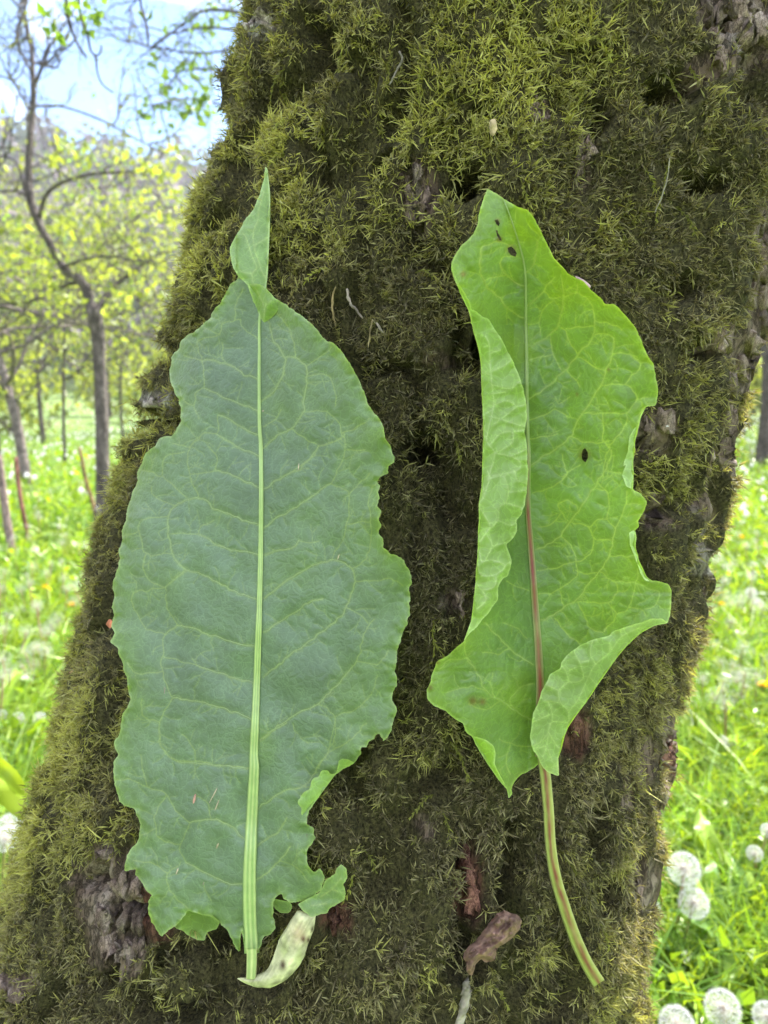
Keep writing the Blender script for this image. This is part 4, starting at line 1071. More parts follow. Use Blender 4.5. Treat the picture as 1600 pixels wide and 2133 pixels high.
def rib(name, line, widths, zf, parent, c_edge, c_mid, ridges=3, proud=0.35, n=150, mat=None, streak=None, lift=0.0):
    """a ridged half-round strip lying on the blade: strip mesh with cross profile"""
    ln_ = np.asarray(line, float)
    wd = np.asarray(widths, float)
    s0 = np.r_[0, np.cumsum(np.linalg.norm(np.diff(ln_, axis=0), axis=1))]
    Lc = catmull(ln_, n)
    s1 = np.r_[0, np.cumsum(np.linalg.norm(np.diff(Lc, axis=0), axis=1))]
    W = np.interp(s1 / s1[-1], s0 / s0[-1], wd)
    tg = nrm(np.gradient(Lc, axis=0)); nn = np.stack([-tg[:, 1], tg[:, 0]], -1)
    K = 15
    u = np.linspace(-1, 1, K)
    QQ = Lc[:, None, :] + nn[:, None, :] * (W[:, None] * 0.5 * u[None])[..., None]
    zc = zf(Lc[:, 0], Lc[:, 1])[:, None] - lift
    pxm = zc / F
    hgt = proud * W[:, None] * pxm * np.sqrt(np.maximum(1 - u[None] ** 2, 0)) + 0.05 * W[:, None] * pxm * np.cos(u[None] * np.pi * ridges) * (1 - u[None] ** 2)
    z = zc - hgt - 0.0005 + 0.0016 * (np.abs(u[None]) > 0.99)
    V = pix(QQ[..., 0], QQ[..., 1], z).reshape(-1, 3)
    # closed underside
    Vb = pix(QQ[..., 0], QQ[..., 1], zc + 0.25 * W[:, None] * pxm * np.sqrt(np.maximum(1 - u[None] ** 2, 0)) + 0.0013).reshape(-1, 3)
    i = np.arange(n - 1)[:, None] * K; j = np.arange(K - 1)[None]
    Q4 = np.stack([i + j, i + j + 1, i + K + j + 1, i + K + j], -1).reshape(-1, 4)
    off = n * K
    T = np.vstack([q2t(Q4), q2t(Q4)[:, ::-1] + off])
    # end caps
    caps = []
    for row in (0, n - 1):
        for j2 in range(K - 1):
            a, b = row * K + j2, row * K + j2 + 1
            caps += [(a, b, off + b), (a, off + b, off + a)]
    T = np.vstack([T, np.array(caps)])
    st = 0.5 + 0.5 * np.cos(u * np.pi * ridges)
    c = c_mid[None, None] * st[None, :, None] + c_edge[None, None] * (1 - st[None, :, None])
    c = np.broadcast_to(c, (n, K, 3)).copy()
    if streak is not None:
        c = streak(c, u, s1 / s1[-1])
    c = c.reshape(-1, 3)
    return mesh_np(name, np.vstack([V, Vb]), T, mat or M_rib, parent, np.vstack([c, c]))

rib("midrib", LL_mid, [w * 1.15 for w in LL_mw], z_left, leafA, np.array([0.26, 0.40, 0.13]), np.array([0.46, 0.58, 0.22]), ridges=3)
for l in LL_v1:
    L_ = smooth_line(l, 6)
    k = len(L_)
    t = np.linspace(0, 1, k)
    zz = z_left(L_[:, 0], L_[:, 1]) - 0.00005
    V, T = tube(pix(L_[:, 0], L_[:, 1], zz), 0.00016 * (1 - 0.6 * t), 6, True)
    mesh_np("side_vein", V, T, M_rib, leafA, np.tile(VEIN_L * 1.0, (len(V), 1)))
# stalk stub and withered sheath
z_skin = lambda px, py: trunk_depth(px, py) - 0.011
stub = T_(3, [(866,1270),(866,1330),(864,1390),(862,1440)])
rib("stalk", stub, [22, 22, 21, 21], z_skin, leafA, np.array([0.30, 0.42, 0.14]), np.array([0.55, 0.62, 0.26]), ridges=2, proud=0.4, n=20)
Q, Tq, rim = cdt_sheet(SH, [], spacing=3.2, crinkle=1.0)
bul = 0.0055 * np.sqrt(np.clip(1 - (1 - np.clip(rim / 26.0, 0, 1)) ** 2, 0, 1))
fib = vn2((Q[:, 0] + Q[:, 1] * 0.6) / 3.2, (Q[:, 1] - Q[:, 0] * 0.6) / 40, 131)
z = trunk_depth(Q[:, 0], Q[:, 1]) - 0.009 - bul - 0.0006 * fib
c = np.array([0.62, 0.62, 0.36])[None] * (0.9 + 0.28 * fib[:, None])
gr = sstep(0.1, 0.7, vn2(Q[:, 0] / 16, Q[:, 1] / 26, 132))[:, None] * 0.55
c = c * (1 - gr) + np.array([0.42, 0.50, 0.16]) * gr
for (sx, sy, sr) in T_(3, [(1038,1360), (1150,1215), (1182,1222), (1200,1160)]) and [(*T_(3, [(1038, 1360)])[0], 7), (*T_(3, [(1152, 1216)])[0], 5), (*T_(3, [(1180, 1222)])[0], 4), (*T_(3, [(1203, 1162)])[0], 4)]:
    b = np.exp(-(((Q[:, 0] - sx) / sr) ** 2 + ((Q[:, 1] - sy) / (sr * 1.7)) ** 2))[:, None]
    c = c * (1 - b) + np.array([0.06, 0.03, 0.025]) * b
b = (np.exp(-((Q[:, 0] - 622) ** 2 + ((Q[:, 1] - 1945) * 0.8) ** 2) / 300))[:, None] * 0.4
c = c * (1 - b) + np.array([0.45, 0.22, 0.15]) * b
sh_o = mesh_np("withered_sheath", pix(Q[:, 0], Q[:, 1], z), Tq, M_dry, leafA, c)
sh_o['label'] = "cream withered sheath curling round the stalk"
# torn dry flecks on the blade
for (fx, fy, ln_, wd_, an) in [(405, 1664, 22, 5, 1.35), (447, 1652, 26, 2.5, 1.1), (452, 1677, 26, 2.5, 1.2), (440, 1665, 18, 2, 1.1), (453, 1762, 13, 3, 1.2), (369, 1815, 15, 2.5, 1.2), (622, 972, 16, 2, 1.45), (705, 1160, 13, 2, 1.25), (343, 1438, 16, 2, 1.5), (424, 1840, 8, 2, 1.2), (548, 856, 4, 4, 0)]:
    k = 8
    a = np.linspace(0, 2 * np.pi, k, endpoint=False)
    e1 = np.array([math.cos(an), -math.sin(an)]); e2 = np.array([e1[1], -e1[0]])
    po = np.array([fx, fy]) + (np.cos(a) * ln_ / 2)[:, None] * e1 + (np.sin(a) * wd_ / 2)[:, None] * e2
    zz = z_left(po[:, 0], po[:, 1]) - 0.0009
    z0 = z_left(np.array([fx]), np.array([fy])) - 0.0013
    V = np.vstack([pix(po[:, 0], po[:, 1], zz), pix(np.array([fx]), np.array([fy]), z0)])
    T = np.array([(i, (i + 1) % k, k) for i in range(k)])
    mesh_np("dry_fleck", V, T, M_dry, leafA, np.tile([0.50, 0.42, 0.26] if wd_ < 5 else [0.5, 0.27, 0.2], (k + 1, 1)))

# ---- right leaf
leafB = leaf_thing("dock_leaf", (1257, 2045), "bright green leaf with curled edges, insect holes and long reddish stalk")
RMID = smooth_line(RL_mid, 12)
def z_right(px, py):
    b, dx_ = base_plane(RMID, px, py, bend=0.35, cap=0.02)
    lift = 0.0125 + 0.050 * sstep(-20, 300, dx_) + 0.010 * sstep(0, 120, -dx_) + 0.028 * sstep(760, 400, py)
    lift = lift - 0.004 * sstep(1450, 1650, py)
    Q = np.stack([np.ravel(px), np.ravel(py)], -1)
    sh = np.shape(px)
    fl = (np.exp(-seg_dist(Q, [np.asarray(RL_foldL)]) / 34) * 0.007 + np.exp(-seg_dist(Q, [np.asarray(RL_foldR)]) / 34) * 0.007).reshape(sh)
    wav = 0.0035 * vn2(px / 80, py / 95, 161) + 0.0016 * vn2(px / 38, py / 42, 162)
    return b - lift - fl - wav
TOP_R = np.array([0.150, 0.270, 0.068]); VEIN_R = np.array([0.33, 0.46, 0.12]); RIM_R = np.array([0.205, 0.335, 0.040]); UND_R = np.array([0.285, 0.41, 0.145]); VEIN_U = np.array([0.40, 0.52, 0.22])
RL_v1 = [jitter_line(l, 900 + k) for k, l in enumerate(RL_v1)]; RL_v2 = [jitter_line(l, 1100 + k) for k, l in enumerate(RL_v2)]
RL_v3 = spurs(RL_v1 + RL_v2, raster(RL_poly), 42)
Q, Tq, rim = cdt_sheet(RL_poly, RL_v1 + RL_v2 + RL_v3, holes=RL_holes, crinkle=1.2)
d3 = seg_dist(Q, RL_v3)
d1 = seg_dist(Q, [smooth_line(l) for l in RL_v1]); d2 = seg_dist(Q, [smooth_line(l) for l in RL_v2])
z = z_right(Q[:, 0], Q[:, 1]) - 0.0009 * quilt(np.minimum(np.minimum(d1, d2), d3 + 3.0)) * quilt(seg_dist(Q, [RMID]), 14) - 0.0012 * np.exp(-rim / 16) * vn2(Q[:, 0] / 14, Q[:, 1] / 14, 171)
c = leaf_cols(Q, rim, d1, d2, TOP_R, VEIN_R, RIM_R, 181, dv3=d3, yw=0.8)
spots = [(965, 571, 6), (1037, 460, 5), (1065, 520, 9), (1218, 947, 10), (1005, 1462, 7), (1100, 1000, 4), (985, 1460, 9), (1268, 770, 3), (1202, 822, 3), (1040, 497, 6), (896, 1432, 5), (911, 1380, 4)]
for (sx, sy, sr) in spots:
    b = np.exp(-(((Q[:, 0] - sx) ** 2 + (Q[:, 1] - sy) ** 2) / sr ** 2))[:, None] * 0.75
    c = c * (1 - b) + np.array([0.16, 0.07, 0.03]) * b
partsB = [(pix(Q[:, 0], Q[:, 1], z), Tq, c)]
partsB.append(flap(RL_flapL_in + RL_foldL[::-1][1:-1], RL_foldL, z_right, 0.013, 30, RL_fv, UND_R, VEIN_U, RIM_R * 1.2, crinkle=1.4, seed=191))
partsB.append(flap(RL_flapR_in + RL_foldR[::-1][1:-1], RL_foldR, z_right, 0.013, 30, RL_fw, UND_R * 0.95, VEIN_U, UND_R, crinkle=1.2, seed=192))
for k, (a, f) in enumerate(((RL_strip1_in, RL_strip1_f), (RL_strip2_in, RL_strip2_f), (RL_strip3_in, RL_strip3_f), (RL_strip4_in, RL_strip4_f))):
    partsB.append(flap(a + f[::-1][1:-1], f, z_right, 0.005, 12, [], UND_R * 1.1 if k != 2 else RIM_R * 1.3, VEIN_U, UND_R * 1.15 if k != 2 else RIM_R * 1.4, crinkle=1.0, seed=193 + k, spacing=3.5))
build_blade(partsB, leafB, M_leaf)

def red_streak(c, u, s):
    w = np.exp(-(u / 0.72) ** 2)[None, :] * (sstep(0.40, 0.58, s) * (0.85 + 0.35 * vn2(s * 30, s * 0, 7)))[:, None]
    w = np.clip(w, 0, 1)[..., None]
    return c * (1 - w) + np.array([0.24, 0.035, 0.045]) * w
rib("midrib", RL_mid, RL_mw, z_right, leafB, np.array([0.25, 0.36, 0.13]), np.array([0.40, 0.47, 0.20]), ridges=2, streak=red_streak)
for l in RL_v1:
    L_ = smooth_line(l, 6); k = len(L_); t = np.linspace(0, 1, k)
    zz = z_right(L_[:, 0], L_[:, 1]) - 0.00012
    V, T = tube(pix(L_[:, 0], L_[:, 1], zz), 0.00016 * (1 - 0.6 * t), 6, True)
    mesh_np("side_vein", V, T, M_rib, leafB, np.tile(VEIN_R, (len(V), 1)))
def pet_streak(c, u, s):
    nz = vn2(s[:, None] * 26 + u[None] * 0.5, u[None] * 3 + 0 * s[:, None], 9)
    w = np.exp(-((u[None] + 0.10) / 0.5) ** 2) * np.clip(0.85 + 0.5 * nz, 0, 1)
    w = np.clip(w, 0, 1)[..., None]
    return c * (1 - w) + np.array([0.20, 0.04, 0.035]) * w
def z_pet(px, py):
    k = sstep(1560, 1720, py)
    return z_right(px, py) * (1 - k) + (trunk_depth(px, py) - 0.0145) * k
pet = rib("stalk", RL_pet, [22, 23, 23, 23, 23, 23, 23, 24, 24, 25, 25, 26, 26, 27, 27], z_pet, leafB, np.array([0.36, 0.46, 0.11]), np.array([0.42, 0.44, 0.16]), ridges=2, proud=0.45, n=90, streak=pet_streak, lift=-0.001)
pet['label'] = "yellow-green stalk streaked with red-brown"

# ================================================================== SCRAPS ON THE TRUNK
def scrap(name, poly, lift, bulge, colr, label, cat, spacing=3.2, seed=200, bw=30, group=None, crinkle=1.0):
    Q, Tq, rim = cdt_sheet(poly, [], spacing=spacing, crinkle=crinkle)
    c0 = np.asarray(poly).mean(0)
    z = trunk_depth(Q[:, 0], Q[:, 1]) - lift - bulge * sstep(0, bw, rim) - bulge * 0.9 * np.abs(vn2((Q[:, 0] + Q[:, 1]) / 11, (Q[:, 1] - Q[:, 0]) / 40, seed)) - bulge * 0.45 * np.abs(vn2(Q[:, 0] / 7, Q[:, 1] / 7, seed + 1)) - bulge * 0.12 * vn2(Q[:, 0] / 3, Q[:, 1] / 3, seed + 3)
    V = pix(Q[:, 0], Q[:, 1], z)
    # a thin second skin behind gives it thickness
    Vb = pix(Q[:, 0], Q[:, 1], z + 0.0007 + 0.0 * rim)
    V = np.vstack([V, Vb]); T = np.vstack([Tq, Tq[:, ::-1] + len(Q)])
    c = np.asarray(colr)[None] * (1 + 0.35 * vn2(Q[:, 0] / 9, Q[:, 1] / 14, seed + 2)[:, None])
    o = mesh_np(name, V, T, M_dry, None, np.vstack([c, c]))
    return tag(o, label, cat, group)
scrap("dried_leaf", DRIED, 0.008, 0.0085, (0.25, 0.155, 0.115), "curled brown dried leaf stuck in the moss below the red bark", "dried leaf", bw=12, crinkle=2.4)
scrap("dry_scrap", [(145, 1390), (176, 1384), (174, 1396), (160, 1408), (147, 1417), (142, 1410)], 0.012, 0.003, (0.62, 0.34, 0.24), "small pink dry scrap on moss at the trunk's flank", "scrap", seed=210, bw=8)
scrap("dry_scrap", [(220, 1300), (228, 1288), (236, 1296), (230, 1310)], 0.010, 0.002, (0.5, 0.18, 0.10), "tiny red scrap beside the blue-green leaf's edge", "scrap", seed=220, bw=6)
scrap("dry_scrap", [(1080, 410), (1090, 400)] and [(1198, 574), (1212, 580), (1232, 596), (1228, 602), (1206, 590)], 0.02, 0.002, (0.55, 0.40, 0.38), "pinkish dry scrap behind the bright green leaf's edge", "scrap", seed=230, bw=6)
scrap("dry_scrap", [(1020, 250), (1032, 246), (1036, 268), (1028, 285), (1020, 278)], 0.011, 0.002, (0.45, 0.36, 0.20), "straw-coloured dry scrap in the moss above the two leaves", "scrap", seed=240, bw=6)

def stick(name, pts, wpx, lift, colr, label, cat, group=None, n=26, rough=0.35):
    L_ = catmull(np.asarray(pts, float), n)
    w = np.interp(np.linspace(0, 1, n), np.linspace(0, 1, len(wpx)), wpx)
    d = trunk_depth(L_[:, 0], L_[:, 1]) - lift
    P = pix(L_[:, 0], L_[:, 1], d)
    V, T = tube(P, w * 0.5 * d / F, 9, True)
    V = V + rough * (w.mean() * 0.34 / F) * vn(V * 900, 301)[:, None] * 1.0 + rough * 0.0006 * np.stack([vn(V * 300, 311), vn(V * 300, 312), vn(V * 300, 313)], -1)
    nzc = vn(V * 260, 302)[:, None]
    o = mesh_np(name, V, T, M_dry, None, np.asarray(colr)[None] * (1 + 0.45 * nzc))
    return tag(o, label, cat, group)
stick("pale_stalk", T_(6, [(296,1575),(294,1640),(280,1720),(264,1800),(240,1900),(226,1960)]), [12, 17, 18, 17, 18, 19], 0.012, (0.30, 0.27, 0.21), "smooth pale grey dead stalk standing below the dried leaf", "stalk")
tw = "small dry twigs caught in the moss"
stick("dry_twig", T_(7, [(400,390),(375,460),(372,540),(372,610),(388,690),(400,720)]), [3, 4, 5, 4, 4, 2], 0.010, (0.24, 0.185, 0.085), "straw-brown upright dry twig caught in moss between the leaves", "twig", tw)
stick("dry_twig", T_(7, [(490,405),(505,480),(540,550),(580,600),(622,655)]), [4, 7, 6, 5, 3], 0.010, (0.24, 0.20, 0.165), "greyish slanting dry twig caught in moss between the leaves", "twig", tw)
stick("dry_twig", T_(7, [(705,670),(690,740),(680,800),(668,900)]), [3, 4, 4, 2], 0.010, (0.22, 0.175, 0.09), "thin brown dry twig, shortest upright one beside the leaf edge", "twig", tw)
stick("dry_twig", T_(7, [(735,690),(760,725),(795,775)]), [3, 5, 2], 0.010, (0.28, 0.24, 0.19), "short pale dry splinter in moss between the leaves", "twig", tw)
stick("white_fibre", [(1388, 888), (1400, 893), (1406, 905), (1404, 922)], [4, 6, 6, 3], 0.012, (0.72, 0.72, 0.70), "white curled fibre on the trunk beside the bright green leaf", "fibre")
stick("dry_twig", [(832, 108), (838, 125), (826, 148), (812, 176)], [5, 5, 4, 3], 0.010, (0.24, 0.21, 0.17), "crooked grey dry twig hanging in moss above the leaves", "twig", tw)
stick("dry_twig", [(1395, 330), (1390, 370), (1378, 410), (1364, 445)], [2, 3, 3, 2], 0.012, (0.27, 0.25, 0.18), "long grey dry twig hanging near the bare grey bark", "twig", tw)

#@@BACKGROUND@@
# ================================================================== BACKGROUND TREES
BARK_T = np.array([1.0, 0.95, 0.92])
LIME = np.array([0.27, 0.33, 0.09]); FRESH = np.array([0.15, 0.26, 0.035]); OLIVE = np.array([0.13, 0.17, 0.045])

def px_limb(pts, d, dd=None):
    """pixel polyline (x, y, width) at a depth -> points and radii in metres"""
    a = np.asarray(pts, float)
    dep = np.full(len(a), float(d)) if dd is None else d + np.asarray(dd, float)
    P = pix(a[:, 0], a[:, 1], dep)
    r = a[:, 2] * 0.43 * dep / F
    n = max(8, len(a) * 5)
    S = catmull(np.hstack([P, r[:, None]]), n)
    S[:, :3] += 0.25 * S[:, 3:4] * vn(S[:, :3] * 6, 7)[:, None]
    return S[:, :3], np.maximum(S[:, 3], 0.002)

def to_ground(p):
    q_ = np.array(p, float)
    q_[2] = ground_h(q_[0:1], q_[1:2])[0]
    return q_

# ---- the young tree beside the stakes (traced limbs, about 4.5 m away)
D1 = 4.5
b0 = to_ground(pix(208, 1112, D1))
t1 = tag(empty("young_tree", b0), "young fruit tree with slim grey trunk and lime leaves beside the stakes", "tree")
P, r = px_limb([(207, 1125, 40), (212, 1060, 35), (214, 960, 33), (211, 850, 31), (207, 760, 30), (203, 690, 34), (201, 640, 36)], D1)
V, T = tube(P, r, 12); mesh_np("trunk", V, T, M_twig, t1, np.tile(BARK_T, (len(V), 1)))
LIMBS = [
    ([(201, 660, 30), (170, 592, 24), (130, 558, 21), (100, 502, 18), (76, 456, 19), (62, 420, 20), (61, 350, 18), (66, 250, 15), (70, 180, 13), (66, 110, 10), (54, 60, 8), (50, 0, 7), (45, -60, 6)], [0, 0, 0, 0, 0, 0, .05, .1, .1, .15, .2, .2, .2]),
    ([(80, 456, 12), (95, 408, 10), (130, 380, 9), (200, 362, 7), (280, 358, 5), (335, 350, 3)], [0, -.05, -.1, -.15, -.2, -.2]),
    ([(201, 650, 20), (235, 600, 12), (285, 560, 8), (330, 530, 5), (370, 520, 3)], [0, .1, .2, .2, .2]),
    ([(165, 585, 12), (120, 600, 9), (60, 628, 8), (0, 632, 6), (-60, 620, 5)], [0, .1, .1, .1, .1]),
    ([(70, 185, 9), (92, 130, 8), (105, 95, 6), (130, 60, 4), (150, 30, 3)], [.1, .1, .1, .1, .1]),
    ([(68, 222, 6), (130, 222, 5), (210, 250, 5), (270, 282, 4), (340, 318, 3)], [.1, .1, .15, .2, .2]),
    ([(66, 150, 7), (40, 100, 6), (35, 60, 6), (52, 20, 5), (60, -40, 4)], [.1, .1, .1, .1, .1]),
    ([(62, 230, 6), (40, 190, 5), (20, 165, 4), (-30, 150, 3)], [.1, .1, .1, .1]),
    ([(58, 410, 7), (30, 398, 6), (-30, 402, 5)], [0, 0, 0]),
    ([(130, 556, 8), (200, 535, 6), (270, 540, 5), (340, 560, 3)], [0, -.2, -.3, -.3]),
    ([(75, 130, 6), (98, 138, 6), (118, 140, 5), (128, 120, 3)], [.1, 0, 0, 0]),
    ([(52, 400, 6), (40, 350, 5), (20, 330, 4), (-20, 320, 3)], [0, 0, 0, 0])]
tw1, ends1 = Bag(), []
for pts, dd in LIMBS:
    P, r = px_limb(pts, D1, dd)
    V, T = tube(P, r, 8); mesh_np("limb", V, T, M_twig, t1, np.tile(BARK_T * 0.9, (len(V), 1)))
    for k in range(int(len(P) / 4)):
        i = random.randint(len(P) // 4, len(P) - 1)
        grow(tw1, P[i], rng.normal(size=3) + np.array([0, 0, 0.6]), random.uniform(0.25, 0.5), 0.006, 1, ends1, kids=3, jit=0.5)
tag(tw1.build("twig_network", M_twig, t1), kind='stuff')
CL = [(60, 500, 50), (150, 475, 40), (230, 440, 50), (300, 430, 45), (335, 385, 40), (100, 560, 60), (200, 555, 60), (280, 540, 60), (320, 600, 50), (50, 610, 60), (230, 620, 50), (130, 630, 40), (20, 540, 45), (350, 345, 35), (372, 325, 26), (300, 340, 30), (180, 330, 30), (100, 330, 25), (140, 460, 30), (250, 500, 40), (20, 470, 30), (340, 470, 45), (380, 420, 30), (130, 300, 30), (250, 310, 30)]
Lp = []
for (x, y, r_) in CL:
    k = int(10 + r_ * 0.55)
    Lp.append(pix(x + rng.normal(size=k) * r_ * 0.55, y + rng.normal(size=k) * r_ * 0.4, D1 + rng.normal(size=k) * 0.3))
Lp = np.vstack(Lp)
E = np.array(ends1); E = E[rng.integers(0, len(E), 480)] + rng.normal(size=(480, 3)) * 0.03
V1 = leaf_cloud(Lp, 0.05, LIME); V2 = leaf_cloud(E, 0.026, LIME * 0.8)
cb = Bag(); cb.add(*V1); cb.add(*V2)
cb.build("crown", M_tree_leaf, t1)

# ---- tree hidden behind the old trunk whose branches reach into the sky on the left
b0 = to_ground(pix(700, 1000, 6.2))
t2 = tag(empty("young_tree", b0), "tree behind the mossy trunk, its leafy branches hanging into the sky", "tree")
P, r = px_limb([(700, 1010, 30), (695, 800, 28), (680, 500, 26), (650, 250, 24), (610, 60, 20), (560, -120, 16)], 6.2)
P[0] = b0
V, T = tube(P, r, 10); mesh_np("trunk", V, T, M_twig, t2, np.tile(BARK_T * 0.8, (len(V), 1)))
tw2, ends2 = Bag(), []
for pts in ([(620, 100, 12), (540, 40, 9), (440, 20, 7), (390, 45, 6), (330, 90, 5), (310, 105, 3)], [(655, 260, 10), (560, 90, 8), (470, 60, 6), (400, 60, 5), (360, 70, 4), (300, 55, 3), (220, 60, 3), (150, 30, 2)], [(660, 300, 10), (560, 200, 8), (470, 150, 6), (390, 145, 5), (360, 165, 4), (345, 195, 3)],
            [(670, 380, 9), (560, 260, 7), (450, 215, 5), (390, 205, 4), (340, 215, 4), (300, 222, 3)], [(600, 30, 9), (500, -40, 7), (400, -30, 5), (300, -10, 4), (260, 30, 3)], [(560, 90, 6), (430, 110, 5), (330, 100, 4), (250, 80, 3), (190, 60, 2)]):
    P, r = px_limb(pts, 6.2, rng.uniform(-.3, .3, len(pts)))
    V, T = tube(P, r, 7); mesh_np("limb", V, T, M_twig, t2, np.tile(BARK_T * 0.75, (len(V), 1)))
    for k in range(13):
        i = random.randint(len(P) // 4, len(P) - 1)
        grow(tw2, P[i], rng.normal(size=3) + np.array([-0.4, 0, -0.1]), random.uniform(0.25, 0.5), 0.006, 1, ends2, kids=3, jit=0.6, up=-0.1)
tag(tw2.build("twig_network", M_twig, t2), kind='stuff')
Lp = []
for (x, y, r_, k) in [(385, 130, 26, 16), (320, 130, 18, 10), (330, 215, 30, 26), (380, 225, 30, 26), (420, 215, 28, 26), (440, 160, 24, 18), (350, 180, 20, 8), (410, 130, 22, 14), (300, 230, 18, 10), (330, 270, 14, 6), (350, 60, 18, 8), (440, 50, 26, 18), (460, 15, 20, 14), (390, 30, 20, 10), (420, 250, 20, 10)]:
    Lp.append(pix(x + rng.normal(size=k) * r_ * 0.6, y + rng.normal(size=k) * r_ * 0.5, 6.2 + rng.normal(size=k) * 0.2))
Lp = np.vstack(Lp)
E = np.array(ends2); E = E[rng.integers(0, len(E), 380)] + rng.normal(size=(380, 3)) * 0.03
cb = Bag(); cb.add(*leaf_cloud(Lp, 0.075, FRESH * 0.9)); cb.add(*leaf_cloud(E, 0.035, FRESH))
cb.build("crown", M_tree_leaf, t2)

# ---- twigs of the old tree itself that hang into the top of the view
hb, hends = Bag(), []
hl = []
DH = 1.9
for pts in ([(128, -260, 9), (134, -120, 8), (138, 0, 7), (146, 50, 7), (162, 92, 6), (180, 118, 5)], [(150, -200, 8), (160, -60, 7), (168, 30, 6), (182, 70, 7), (190, 108, 5), (200, 118, 6), (203, 150, 4), (214, 176, 4), (236, 193, 2)], [(198, 116, 4), (208, 112, 4), (212, 95, 2)], [(286, -220, 7), (290, -60, 6), (294, 10, 6), (304, 45, 6), (309, 75, 6), (309, 98, 3)]):
    P, r = px_limb(pts, DH); V, T = tube(P, r, 7); hb.add(V, T, BARK_T * 0.55)
j0 = pix(140, -250, DH); j1 = pix(286, -215, DH)
pts, rad = limb_tube([top_c + np.array([-.05, 0, -.35]), top_c * 0.55 + j1 * 0.45 + np.array([0, 0, .12]), j1, j0, j0 + np.array([-.5, .15, -.02])], 0.035, 0.007, 30)
V, T = tube(pts, rad, 8); hb.add(V, T, BARK_T * 0.6)
hb.build("hanging_branch", M_twig, tree)
Lp = []
for (x, y, k) in [(112, 38, 4), (118, 65, 4), (138, 15, 4), (178, 35, 5), (185, 60, 5), (216, 42, 5), (190, 8, 4), (315, 30, 3), (150, 8, 4), (170, 15, 4)]:
    Lp.append(pix(x + rng.normal(size=k) * 8, y + rng.normal(size=k) * 8, DH + rng.normal(size=k) * 0.02))
cb = Bag(); cb.add(*leaf_cloud(np.vstack(Lp), 0.030, FRESH))
cb.build("hanging_leaves", M_tree_leaf, tree)

# ---- orchard trees farther back
def orchard_tree(px_, d, hgt, crad, nleaf, lsize, colr, label, lean=0.0, bark=1.0, trunk_r=0.05):
    p0 = pix(px_, 900, d)
    b = to_ground(p0)
    e = tag(empty("orchard_tree", b), label, "tree", "orchard trees behind the young tree")
    top = b + np.array([lean * hgt, 0.05 * hgt, hgt * 0.55])
    P = catmull(np.array([b - np.array([0, 0, .05]), b + (top - b) * 0.4 + rng.normal(size=3) * 0.05, top]), 14)
    V, T = tube(P, np.linspace(trunk_r, trunk_r * 0.6, 14), 9)
    mesh_np("trunk", V, T, M_twig, e, np.tile(BARK_T * bark, (len(V), 1)))
    w, en = Bag(), []
    for k in range(9):
        i = random.randint(6, 13)
        grow(w, P[i], np.array([rng.normal(), rng.normal(), 0.7]), crad * random.uniform(0.8, 1.3), trunk_r * 0.42, 2, en, kids=3, jit=0.45, colr=BARK_T * bark)
    tag(w.build("twig_network", M_twig, e), kind='stuff')
    en = np.array(en); s = en[rng.integers(0, len(en), nleaf)] + rng.normal(size=(nleaf, 3)) * crad * 0.10
    cc = colr * (0.7 + 0.6 * rng.random((nleaf, 1)))
    V, T, C = leaf_cloud(s, lsize, cc)
    mesh_np("crown", V, T, M_tree_leaf, e, C)
OR_ = [(48, 7.0, 3.4, 1.3, 900, .05, LIME, "pale leaning orchard tree with thin fresh foliage behind the stakes", -0.12, 1.6, .055), (130, 9.0, 3.6, 1.5, 1500, .055, LIME * 0.9, "slim orchard tree between the reddish stake and the young tree", .02, 0.8, .022), (258, 9.6, 3.4, 1.4, 1500, .055, LIME * 0.85, "slim orchard tree seen between young tree and mossy trunk", .0, 0.8, .022), (-10, 10.0, 3.8, 1.6, 1500, .06, LIME, None, .0, .9, .05), (90, 14.0, 4.6, 2.0, 1600, .08, LIME, None, .0, .9, .05), (360, 14.0, 4.6, 2.0, 1500, .08, LIME * 0.9, None, .0, .9, .05), (-160, 12.0, 4.2, 1.9, 1000, .07, LIME, None, .0, .9, .05), (220, 16.0, 5.0, 2.2, 1600, .09, FRESH * 1.3, None, .0, .9, .06),
       (1592, 8.6, 4.2, 1.3, 900, .05, LIME, "orchard tree with dark slim trunk on the meadow's white side", .0, .8, .085), (1660, 11.0, 4.0, 1.6, 1100, .06, LIME, None, 0, .9, .06), (1550, 14.0, 4.4, 1.9, 1300, .08, LIME * 0.9, None, 0, .9, .05), (1760, 13.0, 4.4, 1.9, 900, .08, FRESH * 1.2, None, 0, .9, .05), (1610, 18.0, 4.8, 2.2, 1300, .1, LIME, None, 0, .9, .06), (900, 13.0, 4.2, 1.8, 700, .08, LIME, None, 0, .9, .05), (1250, 12.0, 4.2, 1.8, 700, .08, LIME, None, 0, .9, .05)]
for a in OR_:
    a = list(a)
    a[7] = a[7] or "leafy lime-green orchard tree in the loose rows across the meadow"
    orchard_tree(*a)

